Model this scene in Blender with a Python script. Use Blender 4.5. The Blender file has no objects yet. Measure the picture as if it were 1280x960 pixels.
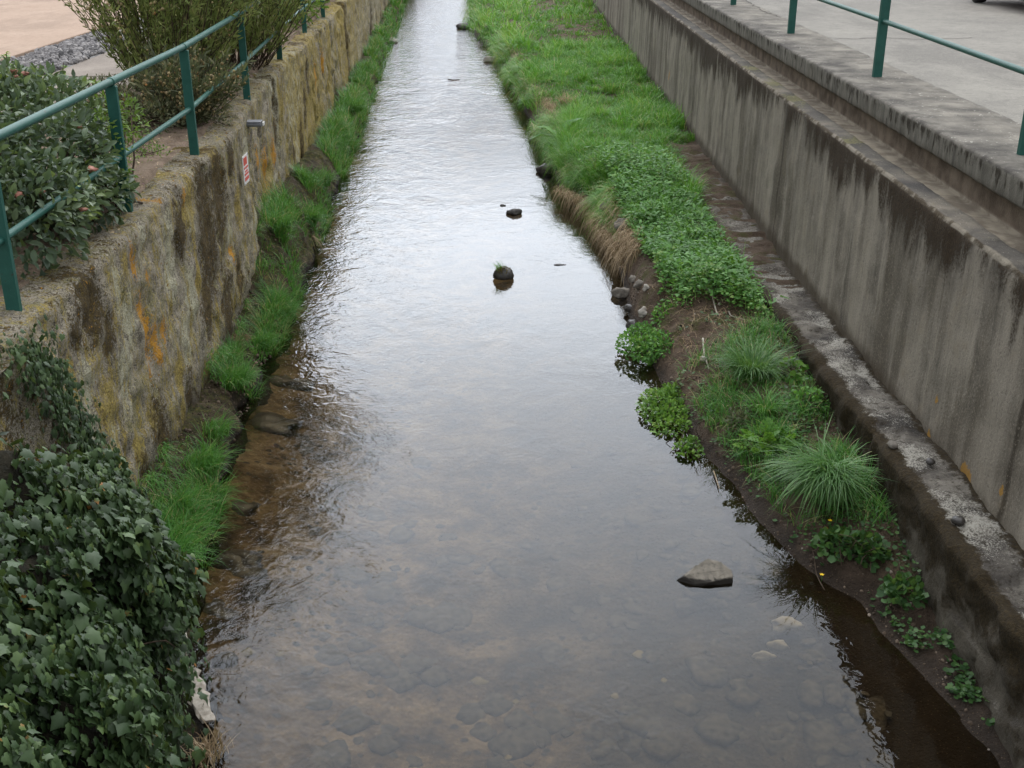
import bpy, math, random
import numpy as np
from math import sin, cos, radians as R, pi

rng = np.random.default_rng(7)
random.seed(7)
scene = bpy.context.scene
COL = scene.collection

# ------------------------------------------------------------------ camera frame
HC, F = 4.7, 1444.0
PITCH = math.atan(610 / F)
CP, SP = cos(PITCH), sin(PITCH)

def ray(px, py):
    u, v = px - 640.0, py - 480.0
    return np.array([u, F * CP - v * SP, -F * SP - v * CP])

def on_z(px, py, z):
    d = ray(px, py)
    return d * ((z - HC) / d[2]) + np.array([0, 0, HC])

def on_x(px, py, x):
    d = ray(px, py)
    return d * (x / d[0]) + np.array([0, 0, HC])

def on_y(px, py, y):
    d = ray(px, py)
    return d * (y / d[1]) + np.array([0, 0, HC])

# ------------------------------------------------------------------ small maths
def _hash(i, j, k, seed):
    n = (i * 374761393 + j * 668265263 + k * 2147483647 + seed * 1274126177) & 0xFFFFFFFF
    n = ((n ^ (n >> 13)) * 1274126177) & 0xFFFFFFFF
    n = ((n ^ (n >> 15)) * 2246822519) & 0xFFFFFFFF
    return ((n ^ (n >> 16)) & 0xFFFFFF) / float(0xFFFFFF)

def vnoise(p, seed=0):
    p = np.asarray(p, float)
    f = np.floor(p).astype(np.int64)
    t = p - f
    t = t * t * (3 - 2 * t)
    r = 0
    for a in (0, 1):
        for b in (0, 1):
            for c in (0, 1):
                w = (t[:, 0] if a else 1 - t[:, 0]) * (t[:, 1] if b else 1 - t[:, 1]) * (t[:, 2] if c else 1 - t[:, 2])
                r = r + w * _hash(f[:, 0] + a, f[:, 1] + b, f[:, 2] + c, seed)
    return r * 2 - 1

def fbm(p, oct=4, seed=0, gain=.5):
    p = np.asarray(p, float)
    r, a = 0, 1.0
    for o in range(oct):
        r = r + a * vnoise(p * (2 ** o), seed + o)
        a *= gain
    return r

def sstep(a, b, x):
    t = np.clip((x - a) / (b - a), 0, 1)
    return t * t * (3 - 2 * t)

def unit(v):
    v = np.asarray(v, float)
    return v / np.maximum(np.linalg.norm(v, axis=-1, keepdims=True), 1e-9)

# ------------------------------------------------------------------ mesh helpers
def tag(o, label=None, cat=None, group=None, kind=None):
    if label: o['label'] = label
    if cat: o['category'] = cat
    if group: o['group'] = group
    if kind: o['kind'] = kind
    return o

def mesh_obj(name, V, loops, sizes, mat, parent=None, origin=None, attrs=None, smooth=True):
    """V (n,3) world points, loops flat index array, sizes vertices per face."""
    V = np.asarray(V, float)
    org = np.zeros(3) if origin is None else np.asarray(origin, float)
    me = bpy.data.meshes.new(name)
    me.vertices.add(len(V))
    me.vertices.foreach_set('co', (V - org).astype(np.float32).ravel())
    loops = np.asarray(loops, np.int32).ravel()
    sizes = np.asarray(sizes, np.int32)
    me.loops.add(len(loops))
    me.loops.foreach_set('vertex_index', loops)
    me.polygons.add(len(sizes))
    st = np.zeros(len(sizes), np.int32); st[1:] = np.cumsum(sizes)[:-1]
    me.polygons.foreach_set('loop_start', st)
    me.polygons.foreach_set('loop_total', sizes)
    me.polygons.foreach_set('use_smooth', np.full(len(sizes), smooth, bool))
    for k, a in (attrs or {}).items():
        at = me.attributes.new(k, 'FLOAT', 'POINT')
        at.data.foreach_set('value', np.asarray(a, np.float32))
    me.update(calc_edges=True)
    me.materials.append(mat)
    o = bpy.data.objects.new(name, me)
    COL.objects.link(o)
    if parent is not None:
        o.parent = parent
        o.location = org - np.array(parent.location)
    else:
        o.location = org
    return o

def empty(name, loc):
    o = bpy.data.objects.new(name, None)
    o.location = loc
    COL.objects.link(o)
    return o

class MB:
    """collects pieces into one mesh"""
    def __init__(s): s.V = []; s.L = []; s.S = []; s.n = 0; s.T = []
    def add(s, V, faces, tint=.5):
        V = np.asarray(V, float)
        for f in faces:
            s.L.extend([i + s.n for i in f]); s.S.append(len(f))
        s.V.append(V); s.n += len(V)
        s.T.append(np.full(len(V), tint) if np.isscalar(tint) else np.asarray(tint))
    def bulk(s, V, loops, sizes, tint):
        s.L.extend((np.asarray(loops).ravel() + s.n).tolist()); s.S.extend(np.asarray(sizes).tolist())
        s.V.append(V); s.n += len(V); s.T.append(tint)
    def build(s, name, mat, parent=None, origin=None, smooth=True):
        return mesh_obj(name, np.concatenate(s.V), s.L, s.S, mat, parent, origin, {'tint': np.concatenate(s.T)}, smooth)
    # -- shapes
    def box(s, c, size, rot=None, tint=.5, bev=0.0):
        h = np.array(size) / 2
        if bev > 0:
            P = []
            for sx in (-1, 1):
                for sy in (-1, 1):
                    for sz in (-1, 1):
                        sg = np.array([sx, sy, sz])
                        for ax in range(3):
                            e = np.full(3, bev); e[ax] = 0
                            P.append(sg * (h - e))
            import bmesh
            bm = bmesh.new()
            for p in P: bm.verts.new(p)
            bmesh.ops.convex_hull(bm, input=bm.verts)
            bm.verts.index_update()
            V = np.array([v.co[:] for v in bm.verts]); Fs = [[v.index for v in f.verts] for f in bm.faces]
            bm.free()
        else:
            V = np.array([[x, y, z] for x in (-1, 1) for y in (-1, 1) for z in (-1, 1)]) * h
            Fs = [(0, 1, 3, 2), (4, 6, 7, 5), (0, 4, 5, 1), (2, 3, 7, 6), (0, 2, 6, 4), (1, 5, 7, 3)]
        if rot is not None: V = V @ np.asarray(rot).T
        s.add(V + np.array(c), Fs, tint)
    def tube(s, pts, r, n=8, tint=.5, caps=True):
        pts = np.asarray(pts, float)
        rr = np.full(len(pts), r) if np.isscalar(r) else np.asarray(r)
        tan = unit(np.gradient(pts, axis=0))
        ref = np.array([0, 0, 1.0]) if abs(tan[0][2]) < .9 else np.array([1.0, 0, 0])
        V = []
        for p, t, q in zip(pts, tan, rr):
            a = unit(np.cross(t, ref)); b = np.cross(t, a)
            for k in range(n):
                th = 2 * pi * k / n
                V.append(p + q * (cos(th) * a + sin(th) * b))
        Fs = []
        for i in range(len(pts) - 1):
            for k in range(n):
                Fs.append((i * n + k, i * n + (k + 1) % n, (i + 1) * n + (k + 1) % n, (i + 1) * n + k))
        if caps:
            Fs.append(tuple(range(n - 1, -1, -1))); Fs.append(tuple((len(pts) - 1) * n + k for k in range(n)))
        s.add(np.array(V), Fs, tint)

def grid_faces(nu, nv):
    a = np.arange(nu * nv).reshape(nu, nv)
    q = np.stack([a[:-1, :-1], a[1:, :-1], a[1:, 1:], a[:-1, 1:]], -1).reshape(-1, 4)
    return q

# ------------------------------------------------------------------ leaves and blades
def T_oval(w=.5, fold=.12, droop=.18):
    V = [(0, 0, 0), (-w * .42, .3, fold), (-w * .5, .55, fold), (-w * .3, .82, fold * .5 - droop * .6), (0, 1, -droop),
         (w * .3, .82, fold * .5 - droop * .6), (w * .5, .55, fold), (w * .42, .3, fold), (0, .4, 0), (0, .72, -droop * .35)]
    Fc = [(0, 8, 1), (1, 8, 2), (2, 8, 9, 3), (3, 9, 4), (4, 9, 5), (5, 9, 8, 6), (6, 8, 7), (7, 8, 0)]
    return np.array(V), Fc

def T_ivy():
    half = [(.2, -.15), (.44, .0), (.40, .20), (.54, .42), (.34, .55), (.18, .78)]
    out = [(0, 0)] + half + [(0, 1.05)] + [(-x, y) for x, y in reversed(half)]
    V = [(x, y, -.18 * abs(x) - .12 * y * y) for x, y in out] + [(0, .34, .07)]
    c = len(V) - 1
    Fc = [(c, i, (i + 1) % c) for i in range(c)]
    return np.array(V), Fc

def T_round():
    V = [(0, .5, -.06)]
    n = 9
    for k in range(n):
        th = -pi / 2 + .35 + k * (2 * pi - .7) / (n - 1)
        r = .5 + .05 * (-1) ** k
        V.append((r * cos(th), .5 + r * sin(th), .04 * (-1) ** k))
    V.append((0, .08, 0))
    Fc = [(0, i, i + 1) for i in range(1, n)] + [(0, n, n + 1), (0, n + 1, 1)]
    return np.array(V), Fc

def T_narrow(w=.22):
    V = [(0, 0, 0), (-w / 2, .35, .03), (-w / 2 * .8, .7, -.02), (0, 1, -.12), (w / 2 * .8, .7, -.02), (w / 2, .35, .03)]
    return np.array(V), [(0, 5, 4, 2, 1), (2, 4, 3)]

def T_fern():
    """a cut, many-lobed leaf"""
    Vs = []; Fs = []
    def lobe(o, d, L, w):
        n = len(Vs); s = np.array([-d[1], d[0]])
        for q in (o, o + d * L * .45 + s * w, o + d * L, o + d * L * .45 - s * w):
            Vs.append((q[0], q[1], -.12 * (q[1] ** 2) - .1 * abs(q[0])))
        Fs.append((n, n + 3, n + 2, n + 1))
    for y, L in ((.12, .42), (.34, .44), (.56, .34), (.76, .22)):
        for sg in (-1, 1):
            d = np.array([sg * .85, .52]); lobe(np.array([0, y]), d, L, .1)
    lobe(np.array([0, .68]), np.array([0, 1.0]), .36, .1)
    n = len(Vs); Vs += [(-.015, 0, 0), (.015, 0, 0), (.012, .8, -.08), (-.012, .8, -.08)]; Fs.append((n, n + 1, n + 2, n + 3))
    return np.array(Vs), Fs

def frames(axis, normal):
    a = unit(axis); n = unit(normal - a * np.sum(a * normal, -1, keepdims=True))
    x = np.cross(a, n)
    return np.stack([x, a, n], -1)          # columns

def inst(mb, T, pos, rot, scale, tint):
    TV, TF = T
    pos = np.asarray(pos); M = len(pos)
    if M == 0: return
    sc = np.asarray(scale, float)
    if sc.ndim == 0: sc = np.full(M, float(sc))
    V = np.einsum('mij,nj->mni', rot, TV) * sc[:, None, None] + pos[:, None, :]
    nv = len(TV)
    lp = np.concatenate([np.array(f) for f in TF]); sz = np.array([len(f) for f in TF])
    L = (lp[None, :] + (np.arange(M) * nv)[:, None]).ravel()
    mb.bulk(V.reshape(-1, 3), L, np.tile(sz, M), np.repeat(np.asarray(tint) * np.ones(M), nv))

def rand_dirs(M, up=.0):
    d = rng.normal(size=(M, 3)); d[:, 2] += up
    return unit(d)

def blades(mb, base, az, h, lean, w, droop, tint, K=4):
    """curved grass blades; lean = reach at the tip over h, droop pulls the tip down"""
    base = np.asarray(base); M = len(base)
    one = np.ones(M)
    h, lean, w, droop, tint = h * one, lean * one, w * one, droop * one, tint * one
    d = np.stack([np.cos(az), np.sin(az), 0 * az], -1)
    tw = az + pi / 2 + rng.uniform(-.7, .7, M)
    s_ = np.stack([np.cos(tw), np.sin(tw), 0 * az], -1)
    V = np.zeros((M, 2 * K + 1, 3))
    for k in range(K + 1):
        s = k / K
        c = base + d * (h * lean * (s ** 1.6))[:, None]
        c[:, 2] += h * (s - droop * s ** 2.4)
        if k < K:
            ww = (w * .5 * (1 - .75 * s ** 1.5))[:, None]
            V[:, 2 * k] = c - s_ * ww; V[:, 2 * k + 1] = c + s_ * ww
        else: V[:, 2 * K] = c
    lp = []; sz = []
    for k in range(K - 1):
        lp += [2 * k, 2 * k + 1, 2 * k + 3, 2 * k + 2]; sz.append(4)
    lp += [2 * K - 2, 2 * K - 1, 2 * K]; sz.append(3)
    L = (np.array(lp)[None, :] + (np.arange(M) * (2 * K + 1))[:, None]).ravel()
    mb.bulk(V.reshape(-1, 3), L, np.tile(sz, M), np.repeat(tint, 2 * K + 1))

# ------------------------------------------------------------------ node helpers
class NT:
    def __init__(s, name, world=False):
        if world:
            s.m = bpy.data.worlds.new(name); scene.world = s.m
        else:
            s.m = bpy.data.materials.new(name)
        s.m.use_nodes = True
        s.t = s.m.node_tree; s.t.nodes.clear()
        s._c = None
    def n(s, typ, ins=None, **kw):
        nd = s.t.nodes.new('ShaderNode' + typ)
        for k, v in kw.items(): setattr(nd, k, v)
        for k, v in (ins or {}).items(): s.put(nd.inputs[k], v)
        return nd
    def put(s, sock, v):
        if isinstance(v, bpy.types.NodeSocket): s.t.links.new(v, sock)
        elif isinstance(v, bpy.types.Node): s.t.links.new(v.outputs[0], sock)
        else:
            if isinstance(v, tuple) and len(v) == 3 and sock.type == 'RGBA': v = (*v, 1)
            sock.default_value = v
    def co(s, scale=(1, 1, 1), loc=(0, 0, 0)):
        if s._c is None: s._c = s.n('TexCoord').outputs['Object']
        if scale == (1, 1, 1) and loc == (0, 0, 0): return s._c
        return s.n('Mapping', {'Vector': s._c, 'Scale': scale, 'Location': loc}).outputs[0]
    def noise(s, scale, detail=4, rough=.55, vec=None, dist=0., loc=(0, 0, 0), stretch=(1, 1, 1)):
        v = vec if vec is not None else s.co(stretch, loc)
        return s.n('TexNoise', {'Vector': v, 'Scale': scale, 'Detail': detail, 'Roughness': rough, 'Distortion': dist}).outputs['Fac']
    def vor(s, scale, feature='F1', vec=None, rand=1., stretch=(1, 1, 1)):
        return s.n('TexVoronoi', {'Vector': vec if vec is not None else s.co(stretch), 'Scale': scale, 'Randomness': rand}, feature=feature)
    def ma(s, op, a, b=0., clamp=False):
        nd = s.n('Math', operation=op, use_clamp=clamp); s.put(nd.inputs[0], a); s.put(nd.inputs[1], b); return nd.outputs[0]
    def step(s, x, a, b):
        nd = s.n('MapRange', {'Value': x, 'From Min': a, 'From Max': b, 'To Min': 0., 'To Max': 1.}, interpolation_type='SMOOTHSTEP')
        return nd.outputs[0]
    def mix(s, f, a, b, blend='MIX'):
        nd = s.n('Mix', data_type='RGBA', blend_type=blend)
        s.put(nd.inputs[0], f); s.put(nd.inputs[6], a); s.put(nd.inputs[7], b); return nd.outputs[2]
    def ramp(s, f, stops):
        nd = s.n('ValToRGB', {'Fac': f}); cr = nd.color_ramp
        while len(cr.elements) < len(stops): cr.elements.new(.5)
        for e, (p, c) in zip(cr.elements, stops): e.position = p; e.color = (*c, 1)
        return nd.outputs[0]
    def attr(s, name): return s.n('Attribute', attribute_name=name).outputs['Fac']
    def xyz(s):
        nd = s.n('SeparateXYZ', {'Vector': s.co()}); return nd.outputs
    def bump(s, h, strength=.5, dist=.02, normal=None):
        ins = {'Height': h, 'Strength': strength, 'Distance': dist}
        if normal is not None: ins['Normal'] = normal
        return s.n('Bump', ins).outputs[0]
    def out(s, sh): s.t.links.new(sh.outputs[0] if isinstance(sh, bpy.types.Node) else sh, s.n('OutputMaterial').inputs[0]); return s.m
    def princ(s, col, rough=.8, normal=None, spec=.4, metal=0.):
        ins = {'Base Color': col, 'Roughness': rough, 'Specular IOR Level': spec, 'Metallic': metal}
        if normal is not None: ins['Normal'] = normal
        return s.n('BsdfPrincipled', ins)

def leafmat(name, stops, rough=.5, trans=.3, spec=.4):
    t = NT(name)
    a = t.attr('tint')
    nz = t.noise(14., 2)
    f = t.ma('ADD', a, t.ma('MULTIPLY', t.ma('SUBTRACT', nz, .5), .25))
    c = t.ramp(f, stops)
    p = t.princ(c, rough, spec=spec)
    tr = t.n('BsdfTranslucent', {'Color': t.mix(.35, c, (.25, .32, .03), 'ADD')})
    return t.out(t.n('MixShader', {0: trans, 1: p.outputs[0], 2: tr.outputs[0]}))

def simplemat(name, c1, c2, scale=20., rough=.8, bump=.3, dist=.01, spec=.3, detail=5):
    t = NT(name)
    nz = t.noise(scale, detail)
    c = t.ramp(nz, [(.3, c1), (.7, c2)])
    return t.out(t.princ(c, rough, t.bump(t.noise(scale * 2.3, 5), bump, dist), spec))

# ------------------------------------------------------------------ materials
def mat_left_wall():
    t = NT('lichen_covered_stone')
    fine = t.noise(48., 6, .72); mid = t.noise(13., 5, .62); big = t.noise(2.2, 4, .6)
    streak = t.noise(6., 5, .6, stretch=(2, 2, .4)); spk = t.noise(105., 3, .6)
    cen = lambda n_, k: t.ma('MULTIPLY', t.ma('SUBTRACT', n_, .5), k)
    c = t.ramp(t.ma('ADD', t.ma('MULTIPLY', mid, .6), t.ma('MULTIPLY', big, .4)), [(.36, (.14, .12, .09)), (.5, (.30, .265, .205)), (.62, (.47, .42, .325))])
    c = t.mix(t.step(spk, .52, .68), c, (.44, .41, .33))
    c = t.mix(t.step(t.ma('ADD', spk, cen(mid, .5)), .44, .34), c, (.045, .038, .028))
    c = t.mix(t.ma('MULTIPLY', t.step(t.ma('ADD', t.noise(4.1, 5, .65, loc=(5, 1, 2)), cen(fine, .9)), .46, .64), .6), c, t.mix(t.step(fine, .4, .6), (.10, .095, .028), (.27, .25, .085)))
    # grey green lichen crust
    pale = t.ma('ADD', t.ma('MULTIPLY', t.attr('pale'), .75), t.ma('ADD', cen(fine, 1.7), cen(mid, 1.4)))
    c = t.mix(t.ma('MULTIPLY', t.step(pale, .28, .62), .85), c, t.mix(t.step(spk, .4, .6), (.33, .32, .21), (.60, .58, .43)))
    # ochre film
    yel = t.ma('ADD', t.ma('MULTIPLY', t.attr('ochre'), .95), t.ma('ADD', cen(streak, 2.2), cen(fine, 1.3)))
    c = t.mix(t.ma('MULTIPLY', t.step(yel, .3, .75), .82), c, t.mix(t.step(fine, .4, .62), (.19, .135, .03), (.46, .36, .09)))
    # dark moss, and the shade of crevices painted with it
    mos = t.ma('ADD', t.ma('MULTIPLY', t.attr('moss'), 1.0), t.ma('ADD', cen(big, 1.4), t.ma('ADD', cen(mid, 2.2), cen(fine, 2.))))
    mf = t.step(mos, .46, .74)
    c = t.mix(t.ma('MULTIPLY', mf, .92), c, t.ramp(fine, [(.32, (.022, .014, .006)), (.55, (.075, .05, .014)), (.72, (.16, .115, .03))]))
    # orange lichen
    org = t.ma('ADD', t.ma('MULTIPLY', t.attr('orange'), .8), t.ma('ADD', cen(fine, 2.6), cen(mid, 1.6)))
    c = t.mix(t.step(org, .42, .58), c, (.50, .25, .03))
    # wet dark foot
    z = t.xyz()[2]
    ft = t.step(t.ma('SUBTRACT', z, t.ma('MULTIPLY', mid, .5)), .25, -.1)
    c = t.mix(t.ma('MULTIPLY', ft, .85), c, (.035, .028, .016))
    h = t.ma('ADD', fine, t.ma('ADD', mid, t.ma('MULTIPLY', mf, .35)))
    return t.out(t.princ(c, .92, t.bump(h, 1., .03), .2))

def mat_soil(name='soil', a=(.12, .088, .062), b=(.27, .205, .15), litter=.5):
    t = NT(name)
    fine = t.noise(60., 6, .7); mid = t.noise(6., 5, .6)
    c = t.ramp(mid, [(.3, a), (.7, b)])
    c = t.mix(t.step(fine, .58, .7), c, tuple(min(1, x * 1.9) for x in b))
    c = t.mix(t.step(fine, .42, .3), c, tuple(x * .45 for x in a))
    v = t.vor(34.)
    c = t.mix(t.ma('MULTIPLY', t.step(v.outputs['Distance'], .25, .12), litter), c, t.mix(.7, v.outputs['Color'], (.26, .18, .11)))
    return t.out(t.princ(c, .95, t.bump(t.ma('ADD', fine, t.ma('MULTIPLY', v.outputs['Distance'], .7)), .8, .02), .15))

def mat_bank():
    """earth of the bank, wet and dark by the water, with a thin green film of seedlings"""
    t = NT('bank_earth')
    z = t.xyz()[2]
    fine = t.noise(55., 6, .7); mid = t.noise(5., 5, .6)
    c = t.ramp(mid, [(.3, (.07, .048, .032)), (.7, (.17, .122, .086))])
    c = t.mix(t.step(fine, .58, .72), c, (.25, .18, .12))
    c = t.mix(t.step(fine, .42, .3), c, (.03, .02, .012))
    wet = t.step(t.ma('ADD', z, t.ma('MULTIPLY', mid, .12)), .24, .08)
    c = t.mix(wet, c, t.mix(.75, c, (.014, .009, .005)))
    gm = t.ma('MULTIPLY', t.step(t.ma('ADD', t.noise(3.1, 4, .6, loc=(2, 5, 0)), t.ma('MULTIPLY', t.ma('SUBTRACT', fine, .5), .8)), .5, .64), t.step(z, .12, .3))
    c = t.mix(t.ma('MULTIPLY', gm, .75), c, t.mix(fine, (.035, .042, .010), (.11, .12, .03)))
    v = t.vor(40.)
    c = t.mix(t.ma('MULTIPLY', t.step(v.outputs['Distance'], .22, .1), .4), c, (.22, .15, .09))
    return t.out(t.princ(c, t.ma('SUBTRACT', .95, t.ma('MULTIPLY', wet, .3)), t.bump(t.ma('ADD', fine, t.noise(22., 5, .7)), 1., .04), .25))

def mat_right_wall():
    t = NT('stained_concrete')
    z = t.xyz()[2]; y = t.xyz()[1]
    fine = t.noise(45., 6, .7); mid = t.noise(4., 5, .6)
    s1 = t.noise(5.5, 4, .55, stretch=(1, 1, .10)); s2 = t.noise(15., 4, .6, stretch=(1, 1, .07)); s3 = t.noise(2.2, 3, .5, stretch=(1, 1, .16))
    c = t.ramp(t.ma('ADD', t.ma('MULTIPLY', s1, .6), t.ma('MULTIPLY', mid, .4)), [(.32, (.09, .083, .07)), (.5, (.205, .19, .163)), (.66, (.30, .28, .24))])
    c = t.mix(t.ma('MULTIPLY', t.step(s2, .52, .74), .6), c, (.30, .28, .24))
    c = t.mix(t.ma('MULTIPLY', t.step(s2, .46, .28), .45), c, (.07, .062, .05))
    c = t.mix(t.ma('MULTIPLY', t.step(s3, .5, .62), .75), c, (.085, .075, .058))
    c = t.mix(t.ma('MULTIPLY', t.step(t.noise(1.4, 3, .5, stretch=(1, 1, .3), loc=(0, 4, 0)), .52, .66), .5), c, (.31, .29, .25))
    yj = t.ma('ABSOLUTE', t.ma('SUBTRACT', t.ma('WRAP', y, 0.), 0.)) if False else t.ma('PINGPONG', t.ma('ADD', y, t.ma('ADD', -21.7, t.ma('MULTIPLY', t.ma('SUBTRACT', t.noise(2., 3), .5), .10))), 3.7)
    c = t.mix(t.ma('MULTIPLY', t.step(yj, .05, .012), .85), c, (.025, .02, .014))
    c = t.mix(t.ma('MULTIPLY', t.step(yj, .35, .0), .4), c, (.06, .05, .036))
    c = t.mix(t.ma('MULTIPLY', t.step(fine, .52, .7), .6), c, (.34, .31, .26))
    c = t.mix(t.ma('MULTIPLY', t.step(fine, .46, .3), .65), c, (.06, .052, .042))
    c = t.mix(t.ma('MULTIPLY', t.step(mid, .55, .75), .35), c, (.16, .13, .085))
    # moss hanging from the top edge
    drip = t.ma('ADD', t.ma('MULTIPLY', t.noise(4.5, 5, .65, stretch=(1, 1, .3)), .95), t.ma('MULTIPLY', t.noise(1.1, 3, .5, stretch=(1, 1, .2)), .75))
    d = t.ma('SUBTRACT', z, 2.43)                       # 0 at the top, negative below
    mo = t.ma('ADD', drip, t.ma('ADD', t.ma('MULTIPLY', t.ma('SUBTRACT', fine, .5), .5), t.ma('MULTIPLY', d, .78)))
    mf = t.ma('MULTIPLY', t.step(mo, .52, .72), t.step(z, 2.41, 2.385))
    c = t.mix(mf, c, t.ramp(fine, [(.3, (.016, .011, .006)), (.65, (.05, .034, .018)), (.85, (.11, .08, .045))]))
    # dark band and moss at the foot
    ft = t.step(t.ma('SUBTRACT', z, t.ma('MULTIPLY', mid, .22)), .72, .56)
    c = t.mix(t.ma('MULTIPLY', ft, .8), c, (.05, .038, .022))
    org = t.ma('ADD', t.ma('MULTIPLY', t.attr('orange'), .6), t.ma('MULTIPLY', fine, .6))
    c = t.mix(t.ma('MULTIPLY', t.step(org, .6, .7), .8), c, (.34, .19, .03))
    # top surface: weathered dark, with white specks and a green patch
    nzz = t.n('SeparateXYZ', {'Vector': t.n('NewGeometry').outputs['Normal']}).outputs[2]
    top = t.ma('MULTIPLY', t.step(nzz, .25, .5), t.step(z, 2.30, 2.34))
    pat = t.noise(1.3, 4, .6)
    ct = t.ramp(pat, [(.40, (.045, .043, .042)), (.54, (.085, .08, .072)), (.68, (.17, .155, .13))])
    ct = t.mix(t.ma('MULTIPLY', t.step(t.ma('ADD', t.ma('MULTIPLY', t.attr('moss'), .6), t.ma('ADD', t.ma('MULTIPLY', t.ma('SUBTRACT', fine, .5), 2.), t.ma('MULTIPLY', t.ma('SUBTRACT', mid, .5), 1.6))), .3, .6), .85), ct, (.13, .125, .055))
    ct = t.mix(t.step(t.noise(75., 2), .69, .73), ct, (.5, .49, .45))
    ct = t.mix(t.ma('MULTIPLY', t.step(fine, .5, .3), .5), ct, (.03, .025, .02))
    x = t.xyz()[0]
    ct = t.mix(t.step(t.ma('ADD', x, t.ma('MULTIPLY', t.ma('SUBTRACT', mid, .5), .16)), 3.56, 3.60), ct, t.mix(t.step(mid, .4, .62), (.14, .12, .095), (.25, .225, .18)))
    ct = t.mix(t.step(t.ma('ADD', x, t.ma('MULTIPLY', t.ma('SUBTRACT', mid, .5), .10)), 3.405, 3.385), ct, t.mix(t.step(mid, .42, .55), (.185, .17, .14), (.05, .038, .022)))
    x = t.xyz()[0]
    c = t.mix(t.step(x, 3.72, 3.74), c, t.ramp(t.noise(5., 4), [(.35, (.075, .058, .042)), (.65, (.17, .14, .11))]))  # recess face browned to carry the shade under the overhanging slab
    c = t.mix(top, c, ct)
    c = t.mix(1., c, (1.04, 1., .93), 'MULTIPLY')
    h = t.ma('ADD', t.ma('MULTIPLY', fine, .7), t.ma('ADD', t.ma('MULTIPLY', s2, .5), t.ma('MULTIPLY', mf, .8)))
    return t.out(t.princ(c, .9, t.bump(h, .7, .02), .25))

def mat_ledge():
    t = NT('mossy_ledge_concrete')
    x = t.xyz()[0]; geo = t.n('NewGeometry').outputs['Normal']
    nz = t.n('SeparateXYZ', {'Vector': geo}).outputs[2]
    fine = t.noise(40., 6, .7); mid = t.noise(3.2, 5, .65); spk = t.noise(85., 3, .6)
    c = t.ramp(mid, [(.36, (.05, .045, .04)), (.5, (.12, .108, .092)), (.64, (.235, .215, .18))])
    lich = t.step(t.ma('ADD', t.ma('MULTIPLY', t.noise(2.0, 3, .6, loc=(3, 1, 0)), .7), t.ma('MULTIPLY', spk, .6)), .645, .73)
    c = t.mix(t.ma('MULTIPLY', lich, .85), c, (.46, .44, .38))
    c = t.mix(t.step(fine, .45, .3), c, (.028, .022, .016))
    mos = t.ma('ADD', t.ma('MULTIPLY', t.attr('edge'), .55), t.ma('ADD', t.ma('MULTIPLY', t.noise(11., 5, .65), .75), t.ma('MULTIPLY', fine, .35)))
    c = t.mix(t.step(mos, .65, .80), c, t.ramp(fine, [(.3, (.014, .010, .005)), (.6, (.045, .032, .014)), (.85, (.10, .07, .035))]))
    oy = t.xyz()[1]
    dirt = t.step(t.ma('ADD', oy, t.ma('MULTIPLY', t.ma('SUBTRACT', mid, .5), 2.)), 18., 20.2)
    c = t.mix(t.ma('MULTIPLY', dirt, .85), c, t.ramp(fine, [(.3, (.12, .095, .072)), (.6, (.25, .205, .165)), (.8, (.34, .29, .24))]))
    # side face
    c = t.mix(t.ma('MULTIPLY', dirt, .6), c, (.22, .18, .145))
    c = t.mix(t.ma('MULTIPLY', t.step(oy, 10.5, 14.5), .55), c, t.ramp(fine, [(.35, (.06, .048, .036)), (.6, (.16, .138, .112)), (.8, (.25, .22, .18))]))
    c = t.mix(t.ma('MULTIPLY', t.step(t.noise(19., 5, .7), .52, .64), .7), c, (.032, .025, .014))
    sf = t.ramp(t.noise(4., 5, .6, stretch=(1, 1, .4)), [(.3, (.05, .042, .03)), (.55, (.105, .092, .07)), (.8, (.16, .142, .11))])
    sm = t.step(t.ma('ADD', t.ma('MULTIPLY', t.attr('edge'), .35), t.noise(5., 5, .65, loc=(5, 2, 1))), .52, .72)
    sf = t.mix(sm, sf, t.ramp(fine, [(.3, (.012, .009, .004)), (.75, (.05, .035, .014))]))
    c = t.mix(t.step(nz, .45, .2), c, sf)
    return t.out(t.princ(c, .92, t.bump(t.ma('ADD', fine, t.ma('MULTIPLY', mid, .6)), .8, .03), .25))

def mat_slab():
    t = NT('weathered_slab_concrete')
    o = t.xyz()
    geo = t.n('NewGeometry').outputs['Normal']; nz = t.n('SeparateXYZ', {'Vector': geo}).outputs[2]
    fine = t.noise(45., 6, .7); mid = t.noise(2.6, 5, .65)
    c = t.ramp(mid, [(.33, (.085, .078, .066)), (.5, (.16, .147, .122)), (.66, (.25, .23, .19))])
    edge = t.step(t.ma('ADD', o[0], t.ma('MULTIPLY', t.ma('SUBTRACT', t.noise(3., 4), .5), .6)), 4.05, 3.8)
    c = t.mix(t.ma('MULTIPLY', edge, .7), c, t.ramp(mid, [(.4, (.06, .054, .046)), (.62, (.20, .185, .155))]))
    c = t.mix(t.ma('MULTIPLY', t.step(t.noise(26., 3, .6), .62, .70), t.step(t.noise(2.2, 2), .44, .6)), c, (.50, .48, .42))
    c = t.mix(t.step(t.noise(60., 2), .71, .75), c, (.55, .53, .48))
    s2 = t.noise(9., 4, .6, stretch=(1, 1, .2))
    sf = t.ramp(s2, [(.3, (.075, .07, .056)), (.6, (.17, .16, .13)), (.8, (.22, .21, .17))])
    dm = t.step(t.ma('ADD', t.noise(11., 4, .6, stretch=(1, 1, .35)), t.ma('MULTIPLY', t.ma('SUBTRACT', o[2], 2.8), .9)), .44, .58)
    sf = t.mix(dm, sf, (.03, .024, .014))
    c = t.mix(t.step(nz, .45, .2), c, sf)
    return t.out(t.princ(c, .9, t.bump(fine, .6, .015), .25))

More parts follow.
